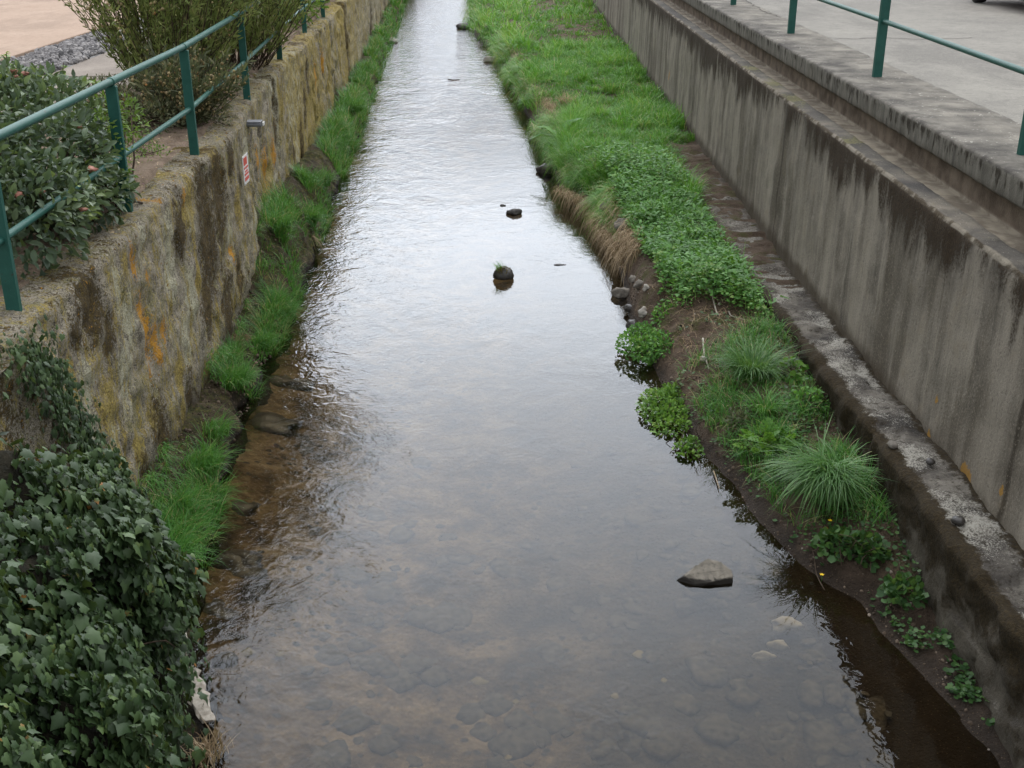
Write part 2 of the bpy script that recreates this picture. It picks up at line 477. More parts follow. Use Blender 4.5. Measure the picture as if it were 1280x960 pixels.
def mat_asphalt(name, a, b, speck):
    t = NT(name)
    fine = t.noise(120., 4, .7); mid = t.noise(.9, 5, .6); m2 = t.noise(9., 4, .6)
    c = t.ramp(mid, [(.33, a), (.67, b)])
    st = t.noise(.55, 6, .7, loc=(7, 3, 0), stretch=(1.4, .6, 1))
    c = t.mix(t.ma('MULTIPLY', t.step(st, .5, .66), .55), c, tuple(x * .66 for x in a))
    c = t.mix(t.ma('MULTIPLY', t.step(m2, .45, .7), .4), c, tuple(x * .68 for x in a))
    c = t.mix(t.ma('MULTIPLY', t.step(t.noise(38., 3, .7), .56, .7), .6), c, speck)
    c = t.mix(t.step(fine, .56, .72), c, speck)
    c = t.mix(t.step(fine, .45, .3), c, tuple(x * .5 for x in a))
    return t.out(t.princ(c, .9, t.bump(fine, .5, .006), .25))

def mat_water():
    t = NT('river_water')
    o = t.xyz()
    v = t.n('Mapping', {'Vector': t.co(), 'Scale': (1., .85, 1.)}).outputs[0]
    warp = t.n('TexNoise', {'Vector': v, 'Scale': 1.3, 'Detail': 2., 'Roughness': .5})
    vw = t.n('Mix', {0: .16, 4: v, 5: warp.outputs['Color']}, data_type='VECTOR').outputs[1]
    r1 = t.n('TexNoise', {'Vector': vw, 'Scale': 3.2, 'Detail': 2., 'Roughness': .5, 'Distortion': 1.1}).outputs['Fac']
    r2 = t.n('TexNoise', {'Vector': vw, 'Scale': 10., 'Detail': 1., 'Roughness': .5, 'Distortion': 1.4}).outputs['Fac']
    r3 = t.n('TexNoise', {'Vector': vw, 'Scale': 42., 'Detail': 1., 'Roughness': .5, 'Distortion': .6}).outputs['Fac']
    big = t.noise(.5, 3, .5)
    # livelier along the left wall and at the far riffle, calmer in the pool
    left = t.step(t.ma('ADD', o[0], t.ma('MULTIPLY', big, 1.2)), .2, -1.9)
    far = t.step(t.ma('ADD', o[1], t.ma('MULTIPLY', big, 14.)), 30., 50.)
    near = t.step(o[1], 13., 7.)
    act = t.ma('ADD', t.ma('MULTIPLY', left, .8), t.ma('ADD', t.ma('MULTIPLY', far, 4.), t.ma('ADD', t.ma('SUBTRACT', .26, t.ma('MULTIPLY', near, .12)), t.ma('MULTIPLY', t.step(big, .5, .72), .4))))
    h = t.ma('ADD', t.ma('MULTIPLY', r1, 2.1), t.ma('ADD', t.ma('MULTIPLY', r2, 1.0), t.ma('MULTIPLY', t.ma('MULTIPLY', r3, left), .26)))
    h = t.ma('MULTIPLY', h, act)
    nb = t.bump(h, 1., .0042)
    fr = t.n('Fresnel', {'IOR': 1.333, 'Normal': nb}).outputs[0]
    tr = t.n('BsdfTransparent', {'Color': (.74, .68, .55, 1)})
    gl = t.n('BsdfGlossy', {'Color': (.93, .97, 1., 1), 'Roughness': .02, 'Normal': nb})
    return t.out(t.n('MixShader', {0: fr, 1: tr.outputs[0], 2: gl.outputs[0]}))

def mat_bed():
    t = NT('river_bed_gravel')
    o = t.xyz()
    fine = t.noise(30., 5, .7); mid = t.noise(2.6, 5, .65); v = t.vor(26.); v2 = t.vor(9.)
    c = t.ramp(mid, [(.36, (.035, .027, .018)), (.5, (.14, .10, .058)), (.64, (.28, .215, .135))])
    c = t.mix(.35, c, t.mix(1., c, t.n('RGBToBW', {'Color': v.outputs['Color']}).outputs[0], 'MULTIPLY'))
    c = t.mix(t.ma('MULTIPLY', t.step(v2.outputs['Distance'], .34, .22), t.step(t.noise(1.1, 2), .48, .58)), c, (.05, .046, .043))
    c = t.mix(t.step(fine, .62, .72), c, (.33, .26, .17))
    dk = t.step(t.ma('ADD', o[0], t.ma('MULTIPLY', t.ma('SUBTRACT', t.noise(.9, 3), .5), 2.6)), -.9, 1.2)  # bed colour darkened to the right for light lost in deeper water
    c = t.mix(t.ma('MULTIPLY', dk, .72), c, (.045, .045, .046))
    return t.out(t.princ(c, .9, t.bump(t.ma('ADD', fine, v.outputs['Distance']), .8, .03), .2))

def mat_foot():
    """mossy earth creeping up the wall foot"""
    t = NT('mossy_foot_earth')
    z = t.xyz()[2]
    fine = t.noise(50., 6, .72); mid = t.noise(7., 5, .65); m2 = t.noise(17., 4, .65)
    c = t.ramp(mid, [(.34, (.028, .02, .012)), (.55, (.075, .056, .034)), (.7, (.15, .115, .075))])
    mo = t.step(t.ma('ADD', t.noise(3.3, 5, .65, loc=(1, 2, 0)), t.ma('MULTIPLY', t.ma('SUBTRACT', fine, .5), .9)), .42, .56)
    c = t.mix(t.ma('MULTIPLY', mo, .85), c, t.ramp(m2, [(.35, (.022, .03, .008)), (.55, (.07, .075, .015)), (.72, (.20, .165, .035))]))
    c = t.mix(t.step(t.ma('ADD', z, t.ma('MULTIPLY', t.ma('SUBTRACT', mid, .5), .2)), .12, .0), c, (.014, .010, .006))
    return t.out(t.princ(c, .9, t.bump(t.ma('ADD', fine, m2), 1., .045), .2))

M = {}
M['foot'] = mat_foot()
M['lwall'] = mat_left_wall(); M['soil'] = mat_soil(); M['bank'] = mat_bank(); M['rwall'] = mat_right_wall()
M['ledge'] = mat_ledge(); M['slab'] = mat_slab(); M['water'] = mat_water(); M['bed'] = mat_bed()
M['road'] = mat_asphalt('road_asphalt', (.185, .174, .152), (.265, .25, .215), (.40, .38, .33))
M['court'] = mat_asphalt('pinkish_gravel_paving', (.37, .265, .195), (.44, .325, .245), (.52, .40, .31))
M['path'] = mat_asphalt('path_concrete', (.25, .212, .178), (.33, .285, .24), (.40, .35, .30))
M['gravel'] = simplemat('grey_gravel', (.06, .058, .058), (.26, .25, .245), 22., .9, .4, .01)
M['crack'] = simplemat('crack_dirt', (.05, .045, .038), (.08, .07, .055), 30., .95)
M['stone'] = simplemat('dark_wet_stone', (.018, .016, .014), (.06, .054, .047), 9., .45, .6, .02, .5)
M['bedstone'] = simplemat('algae_grey_stone', (.03, .029, .027), (.11, .095, .075), 16., .9, .4, .02)
M['ochrestone'] = simplemat('ochre_stone', (.13, .105, .05), (.21, .175, .09), 9., .9, .4, .02)
M['palestone'] = simplemat('pale_stone', (.27, .25, .215), (.46, .43, .38), 10., .85, .4, .02)
M['mossstone'] = simplemat('grey_brown_stone', (.10, .09, .075), (.26, .235, .20), 12., .9, .6, .02)
M['wood'] = simplemat('bleached_wood', (.24, .21, .17), (.52, .48, .41), 25., .9, .5, .008)
M['bark'] = simplemat('brown_twig', (.035, .024, .016), (.11, .08, .055), 25., .95, .5, .01)
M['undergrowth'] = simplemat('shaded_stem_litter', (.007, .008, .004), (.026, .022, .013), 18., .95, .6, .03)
M['white_pl'] = simplemat('white_plastic', (.62, .61, .58), (.74, .73, .70), 9., .5, .1, .003)
M['red_pl'] = simplemat('red_paint', (.52, .07, .045), (.62, .10, .065), 12., .55, .1, .002)
M['grey_pl'] = simplemat('grey_plastic', (.20, .21, .23), (.30, .31, .33), 10., .5, .1, .003)
M['petal'] = simplemat('yellow_petal', (.75, .50, .01), (.85, .62, .02), 20., .5, .1, .001)
def mat_paint():
    t = NT('green_railing_paint')
    nz = t.noise(9., 5, .65); f = t.noise(70., 4, .7)
    c = t.ramp(nz, [(.3, (.016, .082, .064)), (.7, (.026, .115, .09))])
    c = t.mix(t.step(f, .66, .74), c, (.16, .24, .20))
    c = t.mix(t.step(t.noise(24., 4, .7), .63, .72), c, (.05, .042, .028))
    return t.out(t.princ(c, .5, t.bump(f, .25, .003), .3))
M['paint'] = mat_paint()

M['ivy'] = leafmat('ivy_leaf', [(.0, (.012, .024, .009)), (.45, (.033, .066, .022)), (.8, (.08, .13, .05)), (.97, (.11, .17, .05)), (1., (.26, .12, .03))], .5, .14, .35)
M['viburnum'] = leafmat('viburnum_leaf', [(.0, (.035, .062, .034)), (.5, (.085, .135, .07)), (.85, (.17, .23, .12)), (1., (.2, .28, .06))], .45, .2, .45)
M['privet'] = leafmat('young_green_leaf', [(.0, (.055, .11, .018)), (.6, (.12, .22, .035)), (1., (.22, .34, .055))], .4, .3)
M['pinkbud'] = leafmat('pink_bud', [(.0, (.28, .10, .07)), (.5, (.48, .22, .16)), (1., (.58, .36, .25))], .6, .2)
M['broom'] = leafmat('broom_leaf', [(.0, (.085, .12, .035)), (.5, (.19, .24, .075)), (.85, (.29, .32, .11)), (1., (.38, .32, .17))], .7, .2, .2)
M['grey_shrub'] = leafmat('grey_green_leaf', [(.0, (.045, .055, .032)), (.6, (.11, .125, .07)), (1., (.24, .23, .13))], .7, .2, .2)
M['tanflower'] = leafmat('faded_flower', [(.0, (.30, .22, .11)), (.6, (.46, .38, .20)), (.93, (.5, .40, .24)), (1., (.60, .30, .12))], .8, .3, .1)
M['grass'] = leafmat('grass_blade', [(.0, (.035, .12, .014)), (.45, (.075, .255, .024)), (.8, (.14, .37, .04)), (.95, (.28, .40, .09)), (1., (.48, .40, .2))], .5, .35)
M['tuft'] = leafmat('blue_green_grass_blade', [(.0, (.03, .095, .02)), (.5, (.07, .19, .04)), (.9, (.14, .28, .075)), (1., (.32, .30, .12))], .45, .3)
M['fringe'] = leafmat('bank_grass_blade', [(.0, (.03, .11, .018)), (.5, (.062, .22, .032)), (.85, (.12, .31, .05)), (.93, (.26, .30, .1)), (1., (.44, .36, .18))], .5, .35)
M['straw'] = leafmat('dead_grass_blade', [(.0, (.17, .115, .07)), (.5, (.38, .28, .175)), (1., (.56, .45, .31))], .8, .2, .1)
M['weed'] = leafmat('nettle_leaf', [(.0, (.04, .12, .02)), (.5, (.085, .24, .04)), (.85, (.14, .33, .055)), (1., (.25, .38, .1))], .55, .3)
M['cress'] = leafmat('watercress_leaf', [(.0, (.05, .13, .022)), (.5, (.12, .26, .04)), (.85, (.21, .36, .065)), (1., (.36, .42, .15))], .4, .3)
M['lime'] = leafmat('bright_green_leaf', [(.0, (.05, .15, .02)), (.5, (.10, .25, .03)), (1., (.18, .34, .05))], .45, .35)
M['butter'] = leafmat('buttercup_leaf', [(.0, (.018, .055, .014)), (.5, (.04, .11, .026)), (1., (.10, .19, .05))], .5, .25)
M['moss'] = leafmat('moss_tuft', [(.0, (.05, .04, .012)), (.5, (.13, .10, .025)), (1., (.26, .21, .05))], .9, .1, .1)

# ------------------------------------------------------------------ plan of the channel
def XL(y): return np.interp(y, [-3, 3, 6.56, 8, 12.9, 13.8, 15.8, 19, 22.8, 28.6, 43, 60, 85], [-2.9, -2.9, -2.95, -2.95, -3.10, -3.12, -3.27, -3.47, -3.64, -3.95, -4.7, -5.7, -7.2])
def XWL(y): return np.interp(y, [-3, 3, 5.2, 6.9, 7.3, 9.7, 14, 19, 26, 59, 85], [-1.6, -1.6, -1.75, -2.25, -2.34, -2.60, -2.72, -3.0, -3.36, -5.25, -6.8])
_wr = [(594, 47), (620, 64), (628, 82), (639, 105), (662, 148), (675, 180), (690, 197), (697, 229), (720, 250), (746, 265), (755, 287), (765, 310),
       (774, 336), (784, 368), (786, 395), (800, 420), (815, 450), (835, 500), (865, 550), (890, 577), (919, 607), (940, 641), (985, 690), (1030, 728), (1074, 751), (1100, 789), (1137, 829), (1205, 900), (1242, 945)]
_wp = np.array([on_z(x, y, 0.) for x, y in _wr])[::-1]
WY = np.concatenate([[-3, 4.0], _wp[:, 1], [60, 85]]); WX = np.concatenate([[2.9, 2.75], _wp[:, 0], [-1.9, -3.2]])
o_ = np.argsort(WY); WY, WX = WY[o_], WX[o_]
def XWR(y): return np.interp(y, WY, WX)
def XLED(y): return np.interp(y, [-3, 4, 6, 14.5, 21, 23], [2.95, 2.94, 2.93, 2.75, 2.72, 2.72])
def ZLED(y): return np.interp(y, [-3, 6, 8, 12.5, 22], [.77, .76, .76, .60, .56])
def ZTOP(y): return np.interp(y, [-3, 4, 5.2, 6.5, 7.7, 9, 11, 13, 16, 22, 60, 90], [.06, .08, .13, .2, .34, .42, .5, .56, .6, .6, .55, .5])
def bank_z(x, y):
    x = np.asarray(x, float); y = np.asarray(y, float)
    d = x - XWR(y)
    k = np.interp(y, [4, 6, 9, 10.5, 12, 15, 60], [.3, .34, .42, .30, .16, .10, .10])
    up = ZTOP(y) * (1 - np.exp(-np.maximum(d, 0) / k))
    dn = np.maximum(np.minimum(d, 0) * np.interp(y, [6, 10, 13], [.45, .6, 1.1]), -.42)
    p = np.stack([x * 2.2, y * 2.2, 0 * x], -1).reshape(-1, 3)
    nz = (fbm(p * 1.6, 5, 3, .62) * .05).reshape(x.shape)
    return np.where(d > 0, up + nz * np.minimum(1, np.maximum(d, 0) * 4), dn + nz * .3)

def grid_surface(name, xs, ys, zf, mat):
    X, Y = np.meshgrid(xs, ys, indexing='ij')
    Z = zf(X, Y)
    V = np.stack([X, Y, Z], -1).reshape(-1, 3)
    q = grid_faces(len(xs), len(ys))
    return mesh_obj(name, V, q, np.full(len(q), 4), mat)

# river bed, water, bank
def bed_z(x, y):
    t_ = np.clip((x - XWL(y)) / np.maximum(XWR(y) - XWL(y), .5), 0, 1)
    d = .13 + .30 * np.sin(np.pi * np.clip(t_, 0, 1) ** .85) ** 1.2
    d = d * np.interp(y, [0, 20, 28, 34, 90], [1, 1, .75, .4, .4])
    p = np.stack([x * 1.6, y * 1.6, 0 * x], -1).reshape(-1, 3)
    return -d + (fbm(p, 4, 11) * .06).reshape(x.shape)
ys_a = np.concatenate([np.arange(-3, 20, .09), np.arange(20, 40, .25), np.arange(40, 86, .8)])
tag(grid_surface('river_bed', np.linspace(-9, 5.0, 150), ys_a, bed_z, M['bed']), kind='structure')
V = np.array([[-9, -3, 0], [4.5, -3, 0], [4.5, 85, 0], [-9, 85, 0.]])
tag(mesh_obj('water', V, [0, 1, 2, 3], [4], M['water']), kind='structure')

ys_b = np.concatenate([np.arange(-3, 20, .06), np.arange(20, 40, .18), np.arange(40, 86, .6)])
U = np.concatenate([np.linspace(-.6, .6, 42), np.linspace(.64, 1.2, 12), np.linspace(1.3, 6, 20)])
YY, UU = np.meshgrid(ys_b, U, indexing='ij')
XX = np.minimum(XWR(YY) + UU, 3.46)
V = np.stack([XX, YY, bank_z(XX, YY)], -1).reshape(-1, 3)
q = grid_faces(len(ys_b), len(U))[:, ::-1]
tag(mesh_obj('earth_bank', V, q, np.full(len(q), 4), M['bank']), kind='structure')

# earth foot along the left wall
def lfoot_z(u, y):       # u 0 at wall .. 1 at water
    top = np.interp(y, [3, 6.5, 8, 10, 12.2, 13.3, 14.3, 16, 18, 22, 28, 60], [.2, .2, .22, .24, .24, .42, .85, .8, .66, .48, .4, .36])
    return top * (1 - u ** np.interp(y, [12.5, 14, 18, 22], [3.2, 1.3, 1.4, 3.])) - .03 * u
UU2 = np.linspace(-.2, 1.35, 30)
YY, UU = np.meshgrid(ys_b, UU2, indexing='ij')
wl, ww = XL(YY), XWL(YY)
XX = wl + (ww - wl) * UU
ZZ = np.where(UU <= 1, lfoot_z(np.clip(UU, 0, 1), YY), -.03 - (UU - 1) * 1.5)
P = np.stack([XX * 3, YY * 3, ZZ * 3], -1).reshape(-1, 3)
V = np.stack([XX + (fbm(P, 5, 5, .65) * .055).reshape(XX.shape) * (UU > 0), YY, ZZ + (fbm(P, 5, 9, .65) * .05).reshape(XX.shape)], -1).reshape(-1, 3)
q = grid_faces(len(ys_b), len(UU2))
tag(mesh_obj('wall_foot_earth', V, q, np.full(len(q), 4), M['foot']), kind='structure')

# ------------------------------------------------------------------ walls as extruded profiles
def densify(pts, step):
    out = []
    for a, b in zip(pts[:-1], pts[1:]):
        n = max(1, int(round(math.dist(a, b) / step)))
        for k in range(n): out.append([a[0] + (b[0] - a[0]) * k / n, a[1] + (b[1] - a[1]) * k / n])
    out.append(list(pts[-1])); return np.array(out)

def extrude(name, prof, xf, ys, sgn, mat, amp=.012, freq=4., seed=0, attrf=None, zf=None, step=.04, parent=None, chunk=0.):
    """prof: list of (depth into the bank, z) from the foot up, over the top and down the back"""
    P = densify(prof, step)
    t = np.gradient(P, axis=0); t = t / np.maximum(np.linalg.norm(t, axis=1, keepdims=True), 1e-9)
    nrm = np.stack([-t[:, 1], t[:, 0]], -1)              # outwards for a profile that climbs then goes inward
    Y, I = np.meshgrid(ys, np.arange(len(P)), indexing='ij')
    D = P[I, 0]; Z = P[I, 1] + (zf(Y) if zf else 0)
    q3 = np.stack([D * freq, Y * freq, Z * freq], -1).reshape(-1, 3)
    dsp = (fbm(q3, 5, seed, .55) * amp).reshape(D.shape)
    if chunk:
        c = fbm(q3 * .45, 3, seed + 40).reshape(D.shape)
        dsp -= chunk * sstep(.25, .5, c)
    D2 = D + nrm[I, 0] * dsp; Z2 = Z + nrm[I, 1] * dsp
    X = xf(Y) + sgn * D2
    V = np.stack([X, Y, Z2], -1).reshape(-1, 3)
    q = grid_faces(len(ys), len(P))
    if sgn > 0: q = q[:, ::-1]
    loops = q.ravel().tolist(); sizes = [4] * len(q)
    n = len(P)
    for base, rev in ((0, False), ((len(ys) - 1) * n, True)):
        f = [base + k for k in range(n)]
        loops += f[::-1] if (rev == (sgn > 0)) else f
        sizes.append(n)
    at = attrf(V) if attrf else None
    return mesh_obj(name, V, loops, sizes, mat, parent, attrs=at)

def blobs(V, lst, sz=1.6):
    out = np.zeros(len(V))
    for (y, z, r) in lst:
        out = np.maximum(out, np.exp(-(((V[:, 1] - y) / r) ** 2 + ((V[:, 2] - z) / (r * sz)) ** 2)))
    return out

def wall_pt(px, py):
    x = -2.95
    for _ in range(6):
        p = on_x(px, py, x); x = float(XL(p[1]))
    return p
def wall_blobs(l):
    r = []
    for px, py, rp in l:
        p = wall_pt(px, py); r.append((p[1], p[2], rp * p[1] * 1.08 / F * 1.45))
    return r
ORANGE = wall_blobs([(168, 318, 7), (172, 335, 7), (186, 345, 5), (180, 385, 11), (187, 410, 12), (196, 425, 12), (205, 415, 9), (200, 442, 9), (191, 465, 6), (293, 318, 6),
                     (190, 440, 6), (412, 80, 7), (402, 95, 7), (345, 205, 10), (352, 190, 9), (332, 200, 8), (233, 246, 7), (205, 240, 7)])
MOSS_CREVICE = wall_blobs([(118, 380, 24), (140, 425, 16), (262, 300, 40), (275, 250, 34), (228, 290, 22), (285, 390, 30), (262, 380, 24), (205, 560, 34), (185, 600, 24), (300, 340, 16),
                   (255, 235, 20), (290, 200, 12), (100, 420, 12), (327, 240, 10), (355, 165, 12), (392, 90, 10), (375, 190, 10), (440, 60, 8), (240, 500, 22), (330, 300, 12), (390, 130, 10)])  # far wall crevice shade is listed among the moss spots
OCHRE = wall_blobs([(95, 470, 16), (235, 270, 16), (160, 330, 10), (300, 260, 14), (215, 400, 12), (250, 350, 14), (175, 560, 16), (320, 210, 8), (230, 520, 14), (225, 465, 18), (215, 590, 14), (150, 590, 26), (140, 500, 24), (268, 490, 12), (270, 200, 18), (240, 245, 18), (130, 520, 20), (160, 620, 16), (190, 520, 14),
                    (400, 140, 40), (420, 90, 34), (385, 180, 30), (360, 130, 18), (410, 160, 26), (430, 50, 20), (440, 90, 20), (395, 60, 16), (350, 215, 20), (345, 230, 16)])
PALE = wall_blobs([(150, 360, 18), (165, 400, 22), (215, 330, 26), (240, 375, 22), (160, 470, 24), (112, 480, 20), (118, 550, 22), (145, 540, 16), (312, 195, 12), (235, 430, 20), (215, 300, 18),
                   (180, 300, 14), (320, 280, 14), (240, 270, 14), (290, 290, 14)])
def lw_attr(V):
    d = {'orange': blobs(V, ORANGE), 'moss': blobs(V, MOSS_CREVICE), 'ochre': blobs(V, OCHRE), 'pale': blobs(V, PALE)}
    far = sstep(14.5, 20, V[:, 1]) * (V[:, 2] > .5)
    d['ochre'] = np.maximum(d['ochre'], far * (.62 + .3 * vnoise(V * np.array([1, .8, .35]), 46)) * (V[:, 2] > .2) * (1 - .45 * sstep(30, 40, V[:, 1])))
    low = sstep(1.3, .3, V[:, 2]) * (.5 + .5 * vnoise(V * np.array([1, .9, .7]), 44))
    d['moss'] = np.maximum(d['moss'], low * .5); d['ochre'] = np.maximum(d['ochre'], .36 + .3 * low * (vnoise(V * np.array([1, 1.7, 1.2]), 45) > 0))
    crev = sstep(.3, .62, vnoise(V * np.array([1, 1.5, .3]), 48)) * sstep(14, 15.5, V[:, 1])  # vertical dark streaks, crevice shade painted through the moss mask
    d['moss'] = np.maximum(d['moss'], crev * .75)
    d['pale'] = np.maximum(d['pale'], sstep(.1, .5, vnoise(V * np.array([1, 1.1, .5]), 49)) * .7 * sstep(14, 16, V[:, 1]))
    top = sstep(2.16, 2.28, V[:, 2])
    d['moss'] = np.maximum(d['moss'], top * .35)
    return d

ZW = 2.28
o = extrude('stone_wall', [(0., -.4), (.02, ZW - .05), (.05, ZW - .005), (.42, ZW + .005), (.42, 1.2)], XL, np.arange(5.9, 13.82, .032), -1, M['lwall'],
            .02, 5.5, 1, lw_attr, step=.032, chunk=.02)
tag(o, 'weathered grey retaining wall with orange lichen and brown moss under the left railing', 'retaining wall')
ysf = np.concatenate([np.arange(13.84, 30, .045), np.arange(30, 85, .3)])
o = extrude('stone_wall', [(.10, -.4), (.13, ZW - .06), (.18, ZW - .01), (.5, ZW), (.5, 1.2)], XL, ysf, -1, M['lwall'], .03, 4., 4, lw_attr, step=.045, chunk=.05)
tag(o, 'yellow ochre stained far stretch of river wall, set back beyond the red and white notice', 'retaining wall')

# abutment stub in front, its sloping far edge under the ivy
VP = [(-3.0, -.4), (-3.0, ZW - .02), (6.25, ZW - .02), (6.75, 1.6), (7.5, .55), (7.9, -.4)]
def abut():
    n = 30
    Vs, Ls, Ss = [], [], []
    zs = np.linspace(-.4, ZW - .02, 60)
    def yend(z): return np.interp(z, [-.4, .55, 1.6, ZW - .02], [7.9, 7.5, 6.75, 6.25])
    us = np.linspace(0, 1, 120)
    Z, Uu = np.meshgrid(zs, us, indexing='ij')
    Y = -3 + (yend(Z) + 3) * Uu
    X = np.full(Y.shape, -2.84) + (fbm(np.stack([Y * 3, Z * 3, 0 * Z], -1).reshape(-1, 3), 5, 77) * .02).reshape(Y.shape)
    Vf = np.stack([X, Y, Z], -1).reshape(-1, 3)
    Vb = Vf.copy(); Vb[:, 0] = -3.3
    qf = grid_faces(len(zs), len(us))[:, ::-1]
    N = len(Vf)
    idx = np.arange(N).reshape(len(zs), len(us))
    rim = []
    for a, b in zip(idx[:-1, -1], idx[1:, -1]): rim.append((a, b, b + N, a + N))
    for a, b in zip(idx[-1, :-1], idx[-1, 1:]): rim.append((b, a, a + N, b + N))
    Vs = np.concatenate([Vf, Vb]); fs = qf.tolist() + rim
    z0 = np.zeros(len(Vs))
    at = {'orange': blobs(Vs, [(5.6, 1.9, .12)]), 'moss': z0 + .42, 'ochre': blobs(Vs, [(5.6, 1.9, .3)]) * .6 + .2, 'pale': z0 - .35}
    return mesh_obj('bridge_abutment', Vs, [i for f in fs for i in f], [len(f) for f in fs], M['lwall'], attrs=at)
tag(abut(), 'brown concrete abutment stub mostly hidden under ivy in front of the grey wall', 'abutment')

def rw_attr(V):
    l = []
    for px, py, rp in [(1210, 590, 9), (1215, 600, 9), (1166, 543, 5), (1257, 613, 5), (1175, 500, 4), (838, 95, 5)]:
        p = on_x(px, py, 3.36); l.append((p[1], p[2], rp * p[1] / F * 1.8))
    g = []
    for px, py, rp in [(985, 105, 26), (1005, 125, 22), (965, 85, 16), (1100, 175, 14)]:
        p = on_z(px, py, 2.4); g.append((p[1], p[2], rp * p[1] / F * 2.0))
    return {'orange': blobs(V, l, 1.3), 'moss': blobs(V, g, 5.)}
ysr = np.concatenate([np.arange(-1.5, 24, .045), np.arange(24, 85, .3)])
CX = lambda y: 0 * y + 3.30
o = extrude('concrete_wall', [(0., -.4), (.065, 2.365), (.085, 2.395), (.26, 2.40), (.285, 2.375), (.47, 2.37), (.47, 2.66)], CX, ysr, 1, M['rwall'], .009, 4., 21, rw_attr, step=.045)
tag(o, 'tall grey concrete river wall with dark drip stains and brown moss along its top', 'retaining wall')
# the ledge with broken, mossy edge
def le_attr(V):
    d = V[:, 0] - XLED(V[:, 1])
    e = np.exp(-(np.maximum(d, 0) / .10) ** 2) * .9 + np.exp(-((3.33 - V[:, 0]) / .07) ** 2) * .55
    z = V[:, 2] - ZLED(V[:, 1])
    return {'edge': np.where(z < -.06, np.exp(-((z + .06) / .35) ** 2) * .8, e)}
ysl = np.arange(-1.5, 20.9, .045)
o = extrude('concrete_ledge', [(0., -1.1), (0., -.05), (.03, -.01), (.1, 0.), (.68, .01), (.68, -1.1)], XLED, ysl, 1, M['ledge'], .03, 4.5, 31, le_attr, zf=ZLED, step=.035, chunk=.03)
tag(o, 'low mossy concrete ledge with white lichen running along the foot of the concrete wall', 'ledge')
o = extrude('kerb_slab', [(.16, 2.61), (.012, 2.61), (0., 2.63), (0., 2.815), (.02, 2.83), (.84, 2.835), (.84, 2.6)], lambda y: 0 * y + 3.68, ysr, 1, M['slab'], .006, 5., 51, step=.05)
tag(o, 'weathered concrete slab edge overhanging the concrete wall beside the road', 'kerb')
# ------------------------------------------------------------------ grounds
def sheet(name, x0, x1, y0, y1, z, mat, kind='structure'):
    V = np.array([[x0, y0, z], [x1, y0, z], [x1, y1, z], [x0, y1, z]])
    return tag(mesh_obj(name, V, [0, 1, 2, 3], [4], mat), kind=kind)
sheet('road', 4.50, 60, -6, 160, 2.832, M['road'])
# soil bed behind the left wall, lumpy
xs = np.linspace(-5.35, -.0, 2)
def lsoil():
    yy = np.concatenate([np.arange(-3, 30, .1), np.arange(30, 86, .5)]); uu = np.linspace(0, 1, 36)
    Y, Uu = np.meshgrid(yy, uu, indexing='ij')
    xr = XL(Y) - .30 - .12 * (Y > 13.83); xl = np.minimum(-5.3, XL(Y) - 1.5)
    X = xr + (xl - xr) * Uu
    Z = 2.284 + (fbm(np.stack([X * 2.5, Y * 2.5, 0 * X], -1).reshape(-1, 3), 4, 61) * .03).reshape(X.shape) + .025
    Z[:, 0] = 2.26
    V = np.stack([X, Y, Z], -1).reshape(-1, 3)
    q = grid_faces(len(yy), len(uu))
    return mesh_obj('soil_bed', V, q, np.full(len(q), 4), M['soil'])
tag(lsoil(), kind='structure')
sheet('ground', -80, -5.0, -6, 160, 2.262, M['path'])
sheet('path', -6.85, -5.0, -6, 60, 2.268, M['path'])
sheet('gravel_base', -8.02, -6.85, -6, 60, 2.268, M['gravel'])
# courtyard paving slightly raised
mb = MB(); mb.box((-34.05, 77, 2.20), (52, 166, .26), bev=.01)
tag(mb.build('courtyard_paving', M['court'], smooth=False), kind='structure')
# joint across the path and cracks of the road
mb = MB()
for yj in (13.6, 17.3, 21.0): mb.box((-5.93, yj, 2.2705), (1.84, .018, .004))
tag(mb.build('path_joint', M['crack'], smooth=False), kind='structure')
def crack(name, pts, w, z):
    pts = np.asarray(pts, float); n = 60
    s = np.linspace(0, 1, len(pts)); t = np.linspace(0, 1, n)
    c = np.stack([np.interp(t, s, pts[:, k]) for k in (0, 1)], -1)
    c += np.stack([vnoise(np.stack([t * 23, 0 * t, 0 * t + k], -1), 5 + k) for k in (0, 1)], -1) * .04
    tn = unit(np.gradient(c, axis=0)); nn = np.stack([-tn[:, 1], tn[:, 0]], -1)
    ww = w * (.5 + .5 * np.abs(vnoise(np.stack([t * 31, 0 * t, 0 * t], -1), 9)))[:, None]
    V = np.concatenate([np.c_[c - nn * ww, np.full(n, z)], np.c_[c + nn * ww, np.full(n, z)]])
    f = [(i, i + 1, n + i + 1, n + i) for i in range(n - 1)]
    tag(mesh_obj(name, V, [i for q_ in f for i in q_], [4] * len(f), M['crack']), kind='structure')
crack('road_crack', [on_z(x, y, 2.84)[:2] for x, y in ((1012, 46), (1060, 48), (1110, 47), (1150, 49), (1215, 47))], .016, 2.838)
crack('road_crack', [on_z(x, y, 2.84)[:2] for x, y in ((922, -6), (940, 6), (958, 15), (975, 22))], .014, 2.838)

